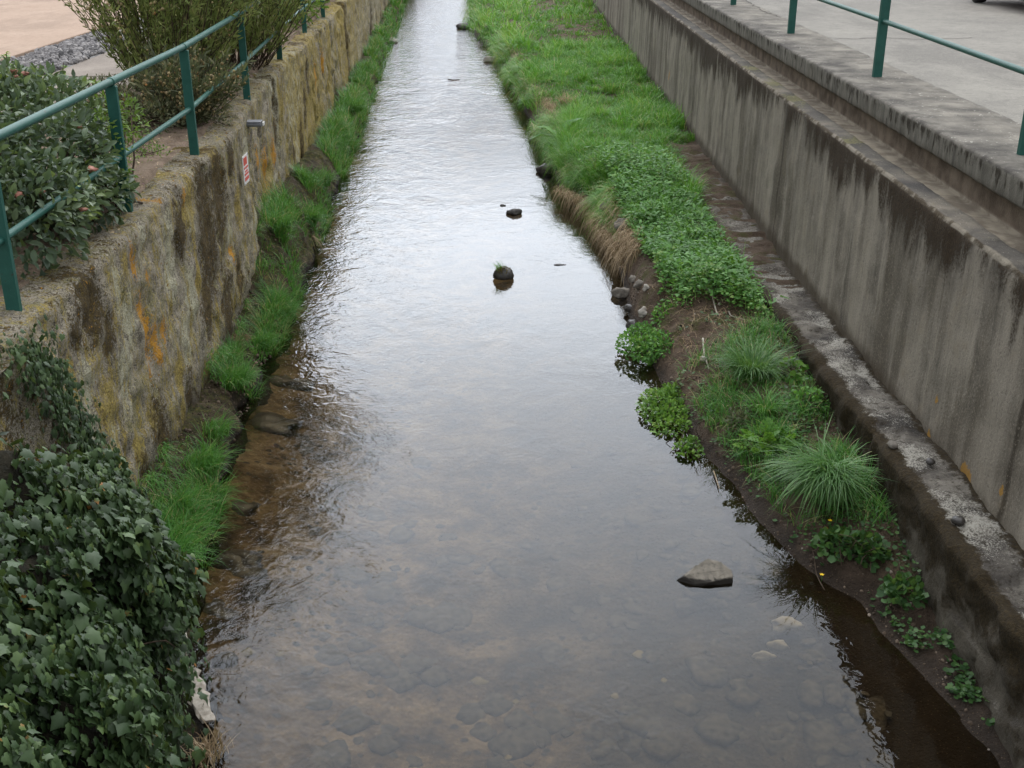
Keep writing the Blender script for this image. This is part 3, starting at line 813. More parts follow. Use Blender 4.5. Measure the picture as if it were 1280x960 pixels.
# gravel stones of the strip beside the courtyard
def rock_template(seed, sub=2, rough=.25):
    import bmesh
    bm = bmesh.new(); bmesh.ops.create_icosphere(bm, subdivisions=sub, radius=1.0)
    V = np.array([v.co[:] for v in bm.verts]); bm.verts.index_update()
    Fs = [tuple(v.index for v in f.verts) for f in bm.faces]; bm.free()
    V = V * (1 + rough * fbm(V * 1.3 + seed * 7.1, 3, seed))[:, None]
    return V, Fs
RT = [rock_template(s, 1, .3) for s in range(5)]
RT2 = [rock_template(s + 10, 2, .55) for s in range(5)]
mb = MB()
for k in range(5):
    n = 900
    p = np.stack([rng.uniform(-8.0, -6.88, n), rng.uniform(13, 32, n), np.full(n, 2.285)], -1)
    p[:, 0] += rng.normal(0, .03, n)
    rot = frames(rand_dirs(n), rand_dirs(n))
    inst(mb, RT[k], p, rot, rng.uniform(.025, .06, n), rng.uniform(0, 1, n))
def mat_gstone():
    t = NT('gravel_stone'); a = t.attr('tint')
    return t.out(t.princ(t.ramp(a, [(0, (.08, .078, .08)), (.5, (.20, .19, .19)), (1., (.36, .34, .33))]), .85))
M['gstone'] = mat_gstone()
tag(mb.build('gravel', M['gstone'], smooth=False), 'strip of loose dark grey gravel along the pinkish courtyard', 'gravel', kind='stuff')

# ------------------------------------------------------------------ railings
def collar(mb, p, d, r):
    d = unit(d); pts = [p - d * .018, p + d * .018]
    mb.tube(pts, r, 16)
def railing(name, posts, zb, h, hm, rr, pw, label, tilt=0.):
    root = empty(name, posts[0]); tag(root, label, 'railing')
    posts = [np.array(p, float) for p in posts]
    for p in posts:
        i = [k for k, q_ in enumerate(posts) if q_ is p][0]
        d = posts[min(i + 1, len(posts) - 1)] - posts[max(i - 1, 0)]
        ang = math.atan2(d[1], d[0]) + tilt
        rot = np.array([[cos(ang), -sin(ang), 0], [sin(ang), cos(ang), 0], [0, 0, 1]])
        mb = MB(); mb.box(p + np.array([0, 0, h / 2 - rr]), (pw * .55, pw, h), rot, bev=.004)
        po = mb.build('post', M['paint'], root, origin=p, smooth=False)
        mb = MB(); collar(mb, p + np.array([0, 0, h]), d, rr * 1.16)
        c = mb.build('collar', M['paint'], po, origin=p); c.location = (0, 0, 0)
    def rail(nm, hh, r):
        P = []
        for a, b in zip(posts[:-1], posts[1:]):
            for k in range(6): P.append(a + (b - a) * k / 6 + np.array([0, 0, hh]))
        P.append(posts[-1] + np.array([0, 0, hh]))
        mb = MB(); mb.tube(P, r, 14); mb.build(nm, M['paint'], root, origin=posts[0])
    rail('top_rail', h, rr); rail('lower_rail', hm, rr * .8)
zl = 2.275
lp = [(-3.15, 4.6, zl)] + [tuple(on_z(x, y, zl)) for x, y in ((18, 387), (159.5, 265), (243.5, 193.5), (309, 123), (350, 76), (381, 41), (404, 21))] + [(-4.9, 32.5, zl), (-5.5, 39.5, zl)]
railing('railing', lp, zl, 1.06, .46, .031, .088, 'green painted tube railing on the stone wall among the shrubs', tilt=.0)
zr = 2.832
rp = [(3.98, 4.6, zr)] + [tuple(on_z(x, y, zr)) for x, y in ((1280, 193), (1096, 96), (988.5, 41.5), (916.5, 6))] + [(4.15, 27.2, zr), (4.15, 31.8, zr), (4.15, 40.8, zr), (4.15, 49.8, zr)]
railing('railing', rp, zr, 1.14, .60, .033, .10, 'green painted tube railing standing on the slab edge beside the road', tilt=.12)

# ------------------------------------------------------------------ notice, drain spout
def notice():
    c4 = [wall_pt(x, y) for x, y in ((295.7, 199.5), (302.8, 193.4), (308.4, 222.), (302.2, 229.6))]
    c = np.mean(c4, axis=0); x0 = float(XL(c[1])) + .045
    root = empty('notice_board', (x0, c[1], c[2])); tag(root, 'small red and white notice fixed to the stone wall', 'sign')
    w, h = .27, .33
    mb = MB(); mb.box((x0, c[1], c[2]), (.008, w, h), bev=.003); mb.build('plate', M['white_pl'], root, origin=(x0, c[1], c[2]), smooth=False)
    mb = MB()
    xf = x0 + .0055
    mb.box((xf, c[1] - .02, c[2] + .095), (.003, w * .62, .085))
    for k, (zz, ww, hh) in enumerate(((.02, .20, .022), (-.02, .13, .018), (-.053, .20, .022), (-.105, .20, .04))):
        mb.box((xf, c[1], c[2] + zz), (.003, ww, hh))
    mb.build('print', M['red_pl'], root, origin=(x0, c[1], c[2]), smooth=False)
    for sy in (-1, 1):
        for sz in (-1, 1):
            mb = MB(); mb.tube([(x0 + .003, c[1] + sy * .12, c[2] + sz * .15), (x0 + .009, c[1] + sy * .12, c[2] + sz * .15)], .006, 8)
            mb.build('screw', M['grey_pl'], root, origin=(x0, c[1], c[2]))
notice()
def spout():
    p = wall_pt(322, 155); p[0] += .0
    root = empty('drain_spout', p); tag(root, 'short grey plastic drain outlet sticking out of the wall top near the notice', 'drain')
    mb = MB()
    n = 9; V = []
    for x in (-.25, .05):
        for r in (.055, .048):
            for k in range(n):
                th = pi + pi * k / (n - 1)
                V.append(p + np.array([x, r * 1.3 * cos(th), .02 + r * sin(th)]))
    f = []
    A = lambda e, i, k: e * 2 * n + i * n + k
    for k in range(n - 1):
        f += [(A(0, 0, k), A(1, 0, k), A(1, 0, k + 1), A(0, 0, k + 1)), (A(0, 1, k), A(0, 1, k + 1), A(1, 1, k + 1), A(1, 1, k)), (A(1, 0, k), A(1, 1, k), A(1, 1, k + 1), A(1, 0, k + 1))]
    for e in (0, n - 1): f.append((A(0, 0, e), A(0, 1, e), A(1, 1, e), A(1, 0, e)))
    mb.add(np.array(V), f); mb.build('channel', M['grey_pl'], root, origin=p)
    mb = MB(); mb.box(p + np.array([-.07, -.0, .034]), (.24, .16, .012), bev=.003); mb.build('lid', M['grey_pl'], root, origin=p, smooth=False)
    mb = MB(); mb.box(p + np.array([.065, .03, .0]), (.02, .10, .05), bev=.006); mb.build('end_cap', M['white_pl'], root, origin=p, smooth=False)
spout()

# ------------------------------------------------------------------ ivy
IV = T_ivy()
def ivy():
    root = empty('ivy', (-2.8, 5.6, 0)); tag(root, 'dark green ivy mass covering the abutment and climbing the wall corner', 'ivy')
    Hm = lambda y: np.interp(y, [2.5, 4.6, 5.2, 5.67, 6.2, 6.64, 7.0, 7.15], [2.2, 2.15, 2.08, 1.92, 1.6, 1.2, .65, .3])
    Wm = lambda y: np.interp(y, [2.5, 4, 5.2, 6.0, 6.6, 7.0, 7.15], [1.45, 1.24, 1.0, .77, .57, .34, .16])
    def surf(y, ph, off=0.):
        c, s = np.cos(ph), np.sin(ph)
        W, H = Wm(y), Hm(y)
        nn = 1.5 * fbm(np.stack([y * 3.0, ph * 3.0, 0 * y], -1).reshape(-1, 3), 4, 91).reshape(np.shape(y))
        k = 1 + .13 * nn + off
        x = -2.86 + W * np.abs(s) ** .85 * k; z = H * np.abs(c) ** .75 * (1 + .06 * nn + off * .6)
        nrm = unit(np.stack([s * H, 0.35 * np.ones_like(s), c * W], -1))
        return np.stack([x, y, z], -1), nrm
    yy = np.linspace(2.5, 7.15, 70); pp = np.linspace(-.0, pi / 2, 40)
    Y, Pm = np.meshgrid(yy, pp, indexing='ij')
    V, _ = surf(Y, Pm, -.10)
    V = V.reshape(-1, 3)
    q = grid_faces(len(yy), len(pp))
    mesh_obj('stems', V, q, np.full(len(q), 4), M['undergrowth'], root, origin=(-2.8, 5.6, 0))  # sheet under the leaves, coloured near black for the shade in their gaps
    mb = MB(); n = 24000
    y = rng.uniform(3.0, 7.2, n); ph = np.arccos(rng.uniform(0, 1, n) ** .9); ph = rng.uniform(0, pi / 2, n) * .35 + ph * .65
    p, nr = surf(y, ph)
    gaps = fbm(p * 3.2, 3, 17)
    keep = gaps > -.74 + rng.normal(0, .08, len(gaps)); y, ph, p, nr, gaps = y[keep], ph[keep], p[keep], nr[keep], gaps[keep]; n = len(y)
    p = p + nr * (rng.uniform(-.10, .06, n) + .10 * gaps)[:, None]
    nrm = unit(nr + rng.normal(0, .42, (n, 3)) + np.array([0, 0, .35]))
    ax = np.stack([rng.normal(.3, .5, n), rng.normal(-.1, .7, n), rng.normal(-.9, .4, n)], -1)
    tint = np.clip(rng.beta(2.2, 3, n) + .16 * gaps, 0, .88); tint[rng.random(n) < .035] = .95; tint[rng.random(n) < .007] = 1.
    inst(mb, IV, p, frames(ax, nrm), np.clip(rng.lognormal(-3.12, .32, n), .018, .085), tint)
    # the trail down the wall corner
    n = 3000
    s = rng.uniform(0, 1, n) ** .9
    y0 = np.interp(s, [0, .12, .3, .6, 1], [6.15, 6.38, 6.6, 6.95, 7.35]); z0 = np.interp(s, [0, .12, .3, .6, 1], [2.33, 2.16, 1.85, 1.25, .55])
    wv = np.interp(s, [0, .15, .5, 1], [.30, .26, .21, .22])
    y1 = y0 + rng.normal(0, 1, n) * wv * .62
    face = rng.uniform(0, .09, n)
    x1 = np.where(y1 < y0 - .1, -2.82, -2.89) + face
    over = z0 > 2.2
    x1 = np.where(over & (rng.random(n) < .5), -2.9 - rng.uniform(0, .5, n), x1)
    p = np.stack([x1, y1, np.minimum(z0 + rng.normal(0, .06, n), 2.36)], -1)
    nrm = unit(np.array([1., .1, .45]) + rng.normal(0, .35, (n, 3)))
    ax = np.stack([rng.normal(.15, .3, n), rng.normal(.1, .6, n), rng.normal(-1., .3, n)], -1)
    inst(mb, IV, p, frames(ax, nrm), rng.uniform(.022, .054, n), np.clip(rng.beta(2.4, 2.6, n), 0, .85))
    mb.build('foliage', M['ivy'], root, origin=(-2.8, 5.6, 0))
    # bare runners
    for k in range(5):
        mb = MB(); y0 = rng.uniform(4.7, 6.6); ph0 = rng.uniform(.4, 1.4); P = []
        for j in range(9):
            yy_ = np.array([y0 + j * .06 * (1 if k % 2 else -1)]); P.append(surf(yy_, np.array([min(1.55, ph0 + j * .03)]), .03)[0][0] + rng.normal(0, .012, 3))
        mb.tube(P, np.linspace(.005, .002, 9), 5); mb.build('runner', M['bark'], root, origin=(-2.8, 5.6, 0))
    P = [on_z(x, y, z) for x, y, z in ((190, 690, .5), (212, 730, .36), (228, 770, .25), (234, 805, .2), (232, 832, .14))]
    mb = MB(); mb.tube(P, .008, 6)
    mb.build('runner', M['wood'], root, origin=(-2.8, 5.6, 0))
ivy()

def driftwood():
    a, b = on_z(238, 834, .20), on_z(262, 902, .07)
    d = b - a; L = np.linalg.norm(d); d /= L
    s = unit(np.cross(d, [0, 0, 1])); up = np.cross(s, d)
    V = []; n = 12
    for k in range(n):
        t = k / (n - 1); w = .02 + .045 * sin(pi * (t * .75 + .15)) ; th = .012
        c = a + d * L * t + s * .02 * sin(t * 3)
        for sx, sz in ((-1, -.6), (-.7, 1), (.6, 1.1), (1, -.4)): V.append(c + s * w * sx * (1 + .15 * rng.normal()) + up * (th * sz + .006 * rng.normal()))
    f = []
    for k in range(n - 1):
        for e in range(4): f.append((k * 4 + e, k * 4 + (e + 1) % 4, (k + 1) * 4 + (e + 1) % 4, (k + 1) * 4 + e))
    f += [(3, 2, 1, 0), tuple((n - 1) * 4 + e for e in range(4))]
    mb = MB(); mb.add(np.array(V), f)
    o = mb.build('driftwood', M['wood'], origin=a, smooth=False)
    tag(o, 'pale bleached piece of driftwood lodged at the water edge of the ivy', 'driftwood')
driftwood()
def dead_weed():
    b = on_z(258, 945, .02); mb = MB(); n = 150
    base = b + np.c_[rng.normal(0, .05, n), rng.normal(0, .07, n), np.zeros(n)]
    blades(mb, base, rng.uniform(0, 2 * pi, n), rng.uniform(.08, .22, n), rng.uniform(.2, 1.1, n), .006, rng.uniform(0, .6, n), rng.uniform(0, .9, n))
    o = mb.build('dead_weed', M['straw'], origin=b); tag(o, 'tangle of dead brown weed below the driftwood at the ivy edge', 'weed')
dead_weed()

# ------------------------------------------------------------------ shrubs
OV = T_oval(.46); OVW = T_oval(.62, .1, .12); NR = T_narrow(.2); NR2 = T_narrow(.34); RD = T_round(); FN = T_fern()
def in_ellipsoids(ells, n, shell=.35):
    """points near the surface of a union of ellipsoids, with outward normals"""
    P, N = [], []
    vol = np.array([r[0] * r[1] + r[1] * r[2] + r[0] * r[2] for _, r in ells]); cnt = (n * vol / vol.sum()).astype(int)
    for (c, r), m in zip(ells, cnt):
        d = rand_dirs(m, .25); rad = 1 - shell * rng.random(m) ** 1.7
        lump = 1 + .16 * fbm(d * 2.4 + np.array(c), 3, 23)
        p = np.array(c) + d * np.array(r) * (rad * lump)[:, None]
        P.append(p); N.append(unit(d / np.array(r)))
    return np.concatenate(P), np.concatenate(N)

def stems_to(mb, base, pts, r0=.012, n=40):
    for k in range(n):
        q_ = pts[rng.integers(len(pts))]; b = base + rng.normal(0, .09, 3) * np.array([1, 1, 0])
        m = (b + q_) / 2 + rng.normal(0, .07, 3)
        mb.tube([b, m, q_], [r0, r0 * .7, r0 * .35], 5)

def viburnum():
    base = np.array([-3.75, 8.9, 2.29])
    root = empty('shrub', base); tag(root, 'dense grey green shrub with pink flower buds growing through the left railing', 'shrub')
    ells = [((-3.47, 8.0, 2.62), (.47, .62, .42)), ((-3.55, 8.9, 2.74), (.42, .6, .48)), ((-4.0, 9.6, 2.85), (.62, .8, .58)), ((-4.2, 8.2, 2.8), (.7, .9, .62)), ((-3.35, 9.0, 2.5), (.3, .45, .26)), ((-4.55, 9.8, 2.9), (.6, .7, .62))]
    n = 10500
    p, nr = in_ellipsoids(ells, n); ok = (p[:, 2] > 2.28); p, nr = p[ok], nr[ok]; n = len(p)
    mb = MB()
    nrm = unit(nr * .7 + rng.normal(0, .45, (n, 3)) + np.array([0, 0, .55])); ax = unit(nr + rng.normal(0, .55, (n, 3)))
    cl = fbm(p * 3, 3, 8)
    inst(mb, OV, p, frames(ax, nrm), rng.uniform(.055, .105, n), np.clip(rng.beta(2.3, 2.6, n) + .25 * cl, 0, 1))
    mb.build('foliage', M['viburnum'], root, origin=base)
    mb = MB(); stems_to(mb, base, p, .014, 60); mb.build('stems', M['bark'], root, origin=base)
    k = rng.choice(n, 130, replace=False); k = k[(p[k, 2] > 2.62)][:62]
    for i in k:
        mb = MB(); c = p[i] + nr[i] * .04
        V, Fs = rock_template(int(i), 2, .9); mb.add(V * rng.uniform(.018, .032) * np.array([1, 1, .6]) + c, Fs, np.clip(rng.beta(2, 2) + rng.normal(0, .25, len(V)), 0, 1)); mb.build('flower_head', M['pinkbud'], root, origin=base)
viburnum()

def leafy(name, base, ells, n, T, mat, size, label, cat, stems=20, up=.5, sprout=0, srad=.012, group=None, axup=0.):
    base = np.array(base, float); root = empty(name, base); tag(root, label, cat, group)
    p, nr = in_ellipsoids(ells, n, .6); ok = p[:, 2] > base[2] - .01; p, nr = p[ok], nr[ok]; n = len(p)
    mb = MB(); nrm = unit(nr * .5 + rng.normal(0, .5, (n, 3)) + np.array([0, 0, up])); ax = unit(nr + rng.normal(0, .6, (n, 3)) + np.array([0, 0, axup]))
    inst(mb, T, p, frames(ax, nrm), rng.uniform(*size, n), np.clip(rng.beta(2.4, 2.4, n) + .2 * fbm(p * 5, 2, 3), 0, 1))
    mb.build('foliage', mat, root, origin=base)
    mb = MB(); stems_to(mb, base, p, srad, stems); mb.build('stems', M['bark'], root, origin=base)
    return root, p, nr
leafy('shrub', (-3.32, 9.55, 2.29), [((-3.32, 9.5, 2.85), (.17, .26, .26)), ((-3.55, 10.2, 2.85), (.35, .4, .28)), ((-3.22, 9.42, 2.55), (.10, .12, .14))], 950, OV, M['privet'], (.035, .06), 'bright green young shrub twined round the railing post beside the pink budded shrub', 'shrub', 26)
def shoots():
    base = np.array(on_z(76, 205, 2.3)); base = np.array([-4.15, 10.6, 2.9])
    root = empty('young_shoots', base); tag(root, 'upright bright green leafy shoots rising above the pink budded shrub', 'shrub')
    mb = MB(); ms = MB()
    for (px, py0, py1, Y) in ((77, 150, 78, 10.9), (6, 120, 66, 10.4), (38, 130, 84, 10.7), (60, 140, 96, 10.8), (118, 150, 100, 11.2), (100, 150, 118, 11.)):
        a, b = on_y(px, py0, Y), on_y(px + 2, py1, Y)
        ms.tube([a, (a + b) / 2 + rng.normal(0, .012, 3), b], [.007, .006, .004], 5)
        n = 26; s = rng.uniform(0, 1, n); p = a + (b - a) * s[:, None]
        az = rng.uniform(0, 2 * pi, n); ax = np.stack([np.cos(az), np.sin(az), rng.uniform(.2, .9, n)], -1)
        inst(mb, OVW, p, frames(ax, unit(rng.normal(0, .3, (n, 3)) + np.array([0, -.3, 1]))), rng.uniform(.04, .075, n), rng.uniform(.5, 1, n))
    mb.build('foliage', M['privet'], root, origin=base); ms.build('stems', M['bark'], root, origin=base)
shoots()

def broom(name, base, spread, hgt, n, mat, label, lean=(0, 0), flowers=0, cat='shrub'):
    base = np.array(base, float); root = empty(name, base); tag(root, label, cat)
    ms = MB(); ml = MB(); mf = MB()
    for k in range(n):
        th = rng.uniform(0, 2 * pi); r = spread * rng.random() ** .5
        b = base + np.array([cos(th) * r * .45, sin(th) * r * .8, 0])
        h = hgt * rng.uniform(.55, 1.08) * (1 - .25 * (r / spread) ** 2)
        tip = b + np.array([cos(th) * r * 1.15 + lean[0] + rng.normal(0, .13 * hgt), sin(th) * r * .9 + lean[1] + rng.normal(0, .13 * hgt), h])
        mid = b * .45 + tip * .55 + rng.normal(0, .05, 3) + np.array([0, 0, .06 * h])
        ts = np.linspace(0, 1, 6)[:, None]
        P = (1 - ts) ** 2 * b + 2 * ts * (1 - ts) * mid + ts ** 2 * tip
        P[1:-1] += rng.normal(0, .035, (4, 3)); ms.tube(P, np.linspace(.006, .002, 6), 4)
        m = int(rng.integers(45, 75) * max(1, hgt * .6)); s = rng.uniform(.1, 1.02, m)[:, None]
        p = (1 - s) ** 2 * b + 2 * s * (1 - s) * mid + s ** 2 * tip + rng.normal(0, .02, (m, 3))
        dirn = unit(tip - b)
        ax = unit(dirn + rng.normal(0, .5, (m, 3)))
        inst(ml, NR, p, frames(ax, rand_dirs(m)), rng.uniform(.05, .13, m), np.clip(rng.beta(2.2, 2.0, m) + .1 * rng.normal(), 0, .97))
        if flowers and rng.random() < flowers:
            m = int(rng.integers(5, 16)); s = rng.uniform(.25, 1., m)[:, None]
            p = (1 - s) ** 2 * b + 2 * s * (1 - s) * mid + s ** 2 * tip + rng.normal(0, .03, (m, 3))
            inst(mf, RT[k % 5], p, frames(rand_dirs(m), rand_dirs(m)), rng.uniform(.011, .022, m), rng.uniform(0, 1, m))
    ml.build('foliage', mat, root, origin=base); ms.build('stems', M['bark'], root, origin=base)
    if mf.n: tag(mf.build('flower_heads', M['tanflower'], root, origin=base), kind='stuff')
broom('shrub', (-4.4, 15.4, 2.29), .85, 3.5, 210, M['broom'], 'tall olive broom like shrub with thin upright twigs and faded flowers behind the railing', lean=(.12, .1), flowers=.35)
broom('shrub', (-4.25, 18.2, 2.29), 1.1, 3.2, 190, M['broom'], 'yellow green feathery shrub behind the tall olive one, further along the wall', lean=(.1, 0), flowers=.06)
broom('shrub', (-3.75, 13.4, 2.29), .42, .85, 80, M['grey_shrub'], 'low twiggy shrub covered in cream and orange faded flowers, leaning on the lower rail', lean=(.12, -.1), flowers=1.)
leafy('shrub', (-4.55, 13.2, 2.29), [((-4.5, 13.2, 2.5), (.5, .6, .36)), ((-4.0, 12.9, 2.42), (.4, .5, .22))], 2600, NR2, M['grey_shrub'], (.035, .07), 'low rounded grey green shrub at the foot of the tall olive shrub', 'shrub', 60, .3)
leafy('ground_cover', (-3.5, 13.6, 2.29), [((-3.52, 13.5, 2.30), (.26, .42, .12)), ((-3.62, 14.3, 2.3), (.2, .4, .12))], 900, NR2, M['grey_shrub'], (.025, .05), 'dark low ground cover plant spilling to the wall edge above the drain outlet', 'plant', 20, .6, srad=.005)
leafy('ground_cover', (-3.7, 11.6, 2.29), [((-3.75, 11.6, 2.29), (.32, .5, .07)), ((-3.95, 12.3, 2.29), (.25, .4, .06))], 620, OV, M['privet'], (.02, .04), 'thin green ground cover on the bare soil between two railing posts', 'plant', 12, 1., srad=.004)
leafy('shrub', (-5.0, 21.5, 2.29), [((-4.9, 20.6, 2.7), (.6, .9, .55)), ((-5.1, 23, 2.7), (.6, 1., .6))], 2600, NR2, M['broom'], (.05, .1), 'loose green shrub behind the farthest visible left railing posts', 'shrub', 60, .3)

for k, (yy_, hh_, lb) in enumerate(((24.5, .55, 'first green bush past the loose shrub on the far wall top'), (29.5, .65, 'second bush along the far wall top behind the railing end'), (35.5, .75, 'third bush along the far wall top, beyond the railing'), (43., .9, 'tall bush far along the wall top above the riffle'), (53., 1.1, 'last tall bush on the wall top, farthest from the bridge'))):
    xx_ = float(XL(yy_)) - .75
    leafy('shrub', (xx_, yy_, 2.29), [((xx_, yy_, 2.29 + hh_), (.62, 1.6, hh_)), ((xx_ - .3, yy_ + 2., 2.2 + hh_), (.6, 1.5, hh_ * .85))], 2200, OV, M['privet'], (.07, .13), lb, 'shrub', 40, .3)
# fallen leaves and crumbs on the soil
mb = MB(); n = 900
yv = rng.uniform(8.5, 26, n); xv = XL(yv) - rng.uniform(.03, 1.3, n)
p = np.stack([xv, yv, np.full(n, 2.325)], -1)
inst(mb, OVW, p, frames(rand_dirs(n) * np.array([1, 1, .15]), unit(rng.normal(0, .3, (n, 3)) + np.array([0, 0, 1]))), rng.uniform(.018, .045, n), rng.uniform(0, 1, n))
tag(mb.build('leaf_litter', M['straw']), 'scattered dry leaves on the soil behind the stone wall', 'leaf litter', kind='stuff')

# ------------------------------------------------------------------ grass along the foot of the left wall
def tussocks(mb, cx, cy, zf, n_each, r, h, w, tint, lean=(.2, 1.), extra_az=None, dry=.03):
    """blades in small clumps that fan out from their centres"""
    m = len(cx)
    ii = np.repeat(np.arange(m), n_each); n = len(ii)
    th = rng.uniform(0, 2 * pi, n); rr = np.asarray(r)[ii] * rng.random(n) ** .5 if np.ndim(r) else r * rng.random(n) ** .5
    x, y = cx[ii] + rr * np.cos(th), cy[ii] + rr * np.sin(th)
    z = zf(x, y)
    az = th + rng.normal(0, .55, n)
    if extra_az is not None: az = np.where(rng.random(n) < extra_az[ii], pi + rng.normal(0, .6, n), az)
    ts = np.clip(tint[ii] + rng.normal(0, .13, n), 0, .93); d = rng.random(n) < dry; ts[d] = rng.uniform(.95, 1, d.sum())
    hh = h[ii] * rng.uniform(.5, 1.1, n)
    blades(mb, np.stack([x, y, z - .01], -1), az, hh, rng.uniform(*lean, n), w, rng.uniform(.05, .85, n), ts)
def fringe():
    mb = MB()
    def gz(x, y): return lfoot_z(np.clip((x - XL(y)) / (XWL(y) - XL(y)), 0, 1), y)
    def put(m, k, y0, y1, w, hs, r, thr, seed):
        y = rng.uniform(y0, y1, m); u = rng.uniform(.0, 1.0, m) ** .75
        x = XL(y) + (XWL(y) - XL(y)) * u
        f = fbm(np.stack([x * 2.2, y * 1.1, 0 * x], -1), 3, seed)
        ok = f + .2 * (u > .6) > thr + rng.normal(0, .15, m); x, y, u, f = x[ok], y[ok], u[ok], f[ok]; m = len(x)
        h = (hs * (1 + .7 * f + rng.normal(0, .2, m))).clip(.06, .6)
        tint = np.clip(.40 + .2 * f + rng.normal(0, .16, m), .02, .9); tint[rng.random(m) < .08] = .91
        tussocks(mb, x, y, gz, k, r, h, w, tint, (.25, 1.15), np.zeros(m), .06)
    put(760, 30, 7.2, 14.2, .0062, .21, .07, .13, 71); put(560, 26, 13.8, 24, .009, .23, .09, .05, 72); put(420, 24, 22, 40, .015, .27, .14, -.4, 73); put(260, 20, 38, 84, .03, .32, .22, -.7, 74)
    m = 150; y = np.concatenate([rng.uniform(7.4, 13.4, 70), rng.uniform(13.9, 17.5, 80)]); f = fbm(np.stack([y * 1.5, 0 * y, 0 * y], -1), 3, 77)
    zc = np.where(y < 13.6, rng.uniform(.16, .5, m), rng.uniform(.3, 1.1, m) * np.interp(y, [13.9, 14.4, 17.5], [.9, 1, .6])); ok = f > -.1; y, zc, f = y[ok], zc[ok], f[ok]; m = len(y)
    ii = np.repeat(np.arange(m), 26); n = len(ii)
    P_ = np.stack([XL(y)[ii] + np.where(y[ii] > 13.8, -.06, .03) + rng.uniform(0, .06, n), y[ii] + rng.normal(0, .07, n), zc[ii] + rng.normal(0, .04, n)], -1)
    blades(mb, P_, rng.normal(0, .8, n), rng.uniform(.06, .2, n), rng.uniform(.4, 1.2, n), .006, rng.uniform(.5, 1.8, n), np.clip(rng.beta(2, 2, n) + .2 * (rng.random(m) < .25)[ii], 0, 1))
    tag(mb.build('grass', M['fringe']), 'green grass fringe along the foot of the lichen covered left wall', 'grass', kind='stuff')
fringe()
def tuft(px, py, X_off, z, n, h, r, mat, label, az0=None, spread=pi, lean=(.25, 1.0), droop=(.1, .9), w=.007, name='grass_tuft', base=None, group=None, tb=(2.5, 2.2), cat='grass tuft'):
    if base is None:
        zz = z
        for _ in range(6):
            b = on_z(px, py, zz); u_ = (b[0] - XL(b[1])) / (XWL(b[1]) - XL(b[1])); zz = float(np.clip(lfoot_z(np.clip(np.array([u_]), 0, 1), np.array([b[1]]))[0], 0, z + .1))
    else: b = np.array(base, float)
    mb = MB()
    th = rng.uniform(0, 2 * pi, n); rr = r * rng.random(n) ** .5
    bs = b + np.c_[np.cos(th) * rr, np.sin(th) * rr, np.zeros(n)]
    az = th + rng.normal(0, .5, n) if az0 is None else az0 + rng.normal(0, spread, n)
    blades(mb, bs, az, rng.uniform(.5, 1.05, n) * h, rng.uniform(*lean, n), w, rng.uniform(*droop, n), np.clip(rng.beta(*tb, n), 0, 1), K=5)
    return tag(mb.build(name, mat, origin=b), label, cat, group)
G = 'grass tufts along the left wall foot'
for (px, py, z, n, h, r, lb) in [
    (208, 705, .18, 420, .42, .17, 'largest bright green grass tuft at the left wall foot beside the ivy'),
    (222, 640, .33, 160, .34, .10, 'thin grass tuft on the wall foot just above the bright tuft beside the ivy'),
    (252, 590, .30, 330, .36, .16, 'long bladed green tuft hanging over the brown shallows below the moss patch'),
    (268, 545, .36, 180, .30, .13, 'mixed green and straw tuft on the wall foot below the ochre streaks'),
    (292, 482, .36, 260, .36, .15, 'pale straggling tuft leaning over the water near the dark hole in the wall'),
    (324, 432, .34, 240, .26, .14, 'fine soft green tuft beside the dark bundle of dead roots'),
    (346, 395, .30, 620, .34, .20, 'lush bright green tuft above the shallows at the middle of the left wall'),
    (350, 345, .44, 420, .32, .20, 'dense tuft just upstream of the lush one at the wall step'),
    (346, 285, .62, 300, .30, .20, 'dry yellowish green tuft high in the corner of the wall step'),
    (384, 282, .30, 460, .40, .13, 'narrow bright green tuft with dead straw hanging to the water'),
    (398, 232, .42, 420, .40, .20, 'broad arching tuft at the start of the ochre wall'),
    (436, 138, .34, 700, .42, .32, 'first bright tuft of the far grass strip below the ochre wall')]:
    tuft(px, py, 0, z, int(n * 1.3), h, r, M['fringe'], lb, az0=0., spread=.95, w=.0065 if py > 300 else .010, group=G)
# hanging straw below some tufts, and the bundle of dead roots
tuft(384, 300, 0, .28, 60, .38, .07, M['straw'], 'pale dead straw hanging from the narrow tuft into the water', az0=.1, spread=.4, lean=(.4, 1.), droop=(1.3, 2.), name='dead_grass', cat='dead grass')
tuft(300, 425, 0, .46, 190, .14, .09, M['straw'], 'dark bundle of dead roots stuck on the foot of the grey wall', lean=(.2, .9), droop=(.5, 1.4), w=.005, name='root_bundle', cat='roots', tb=(1, 5))
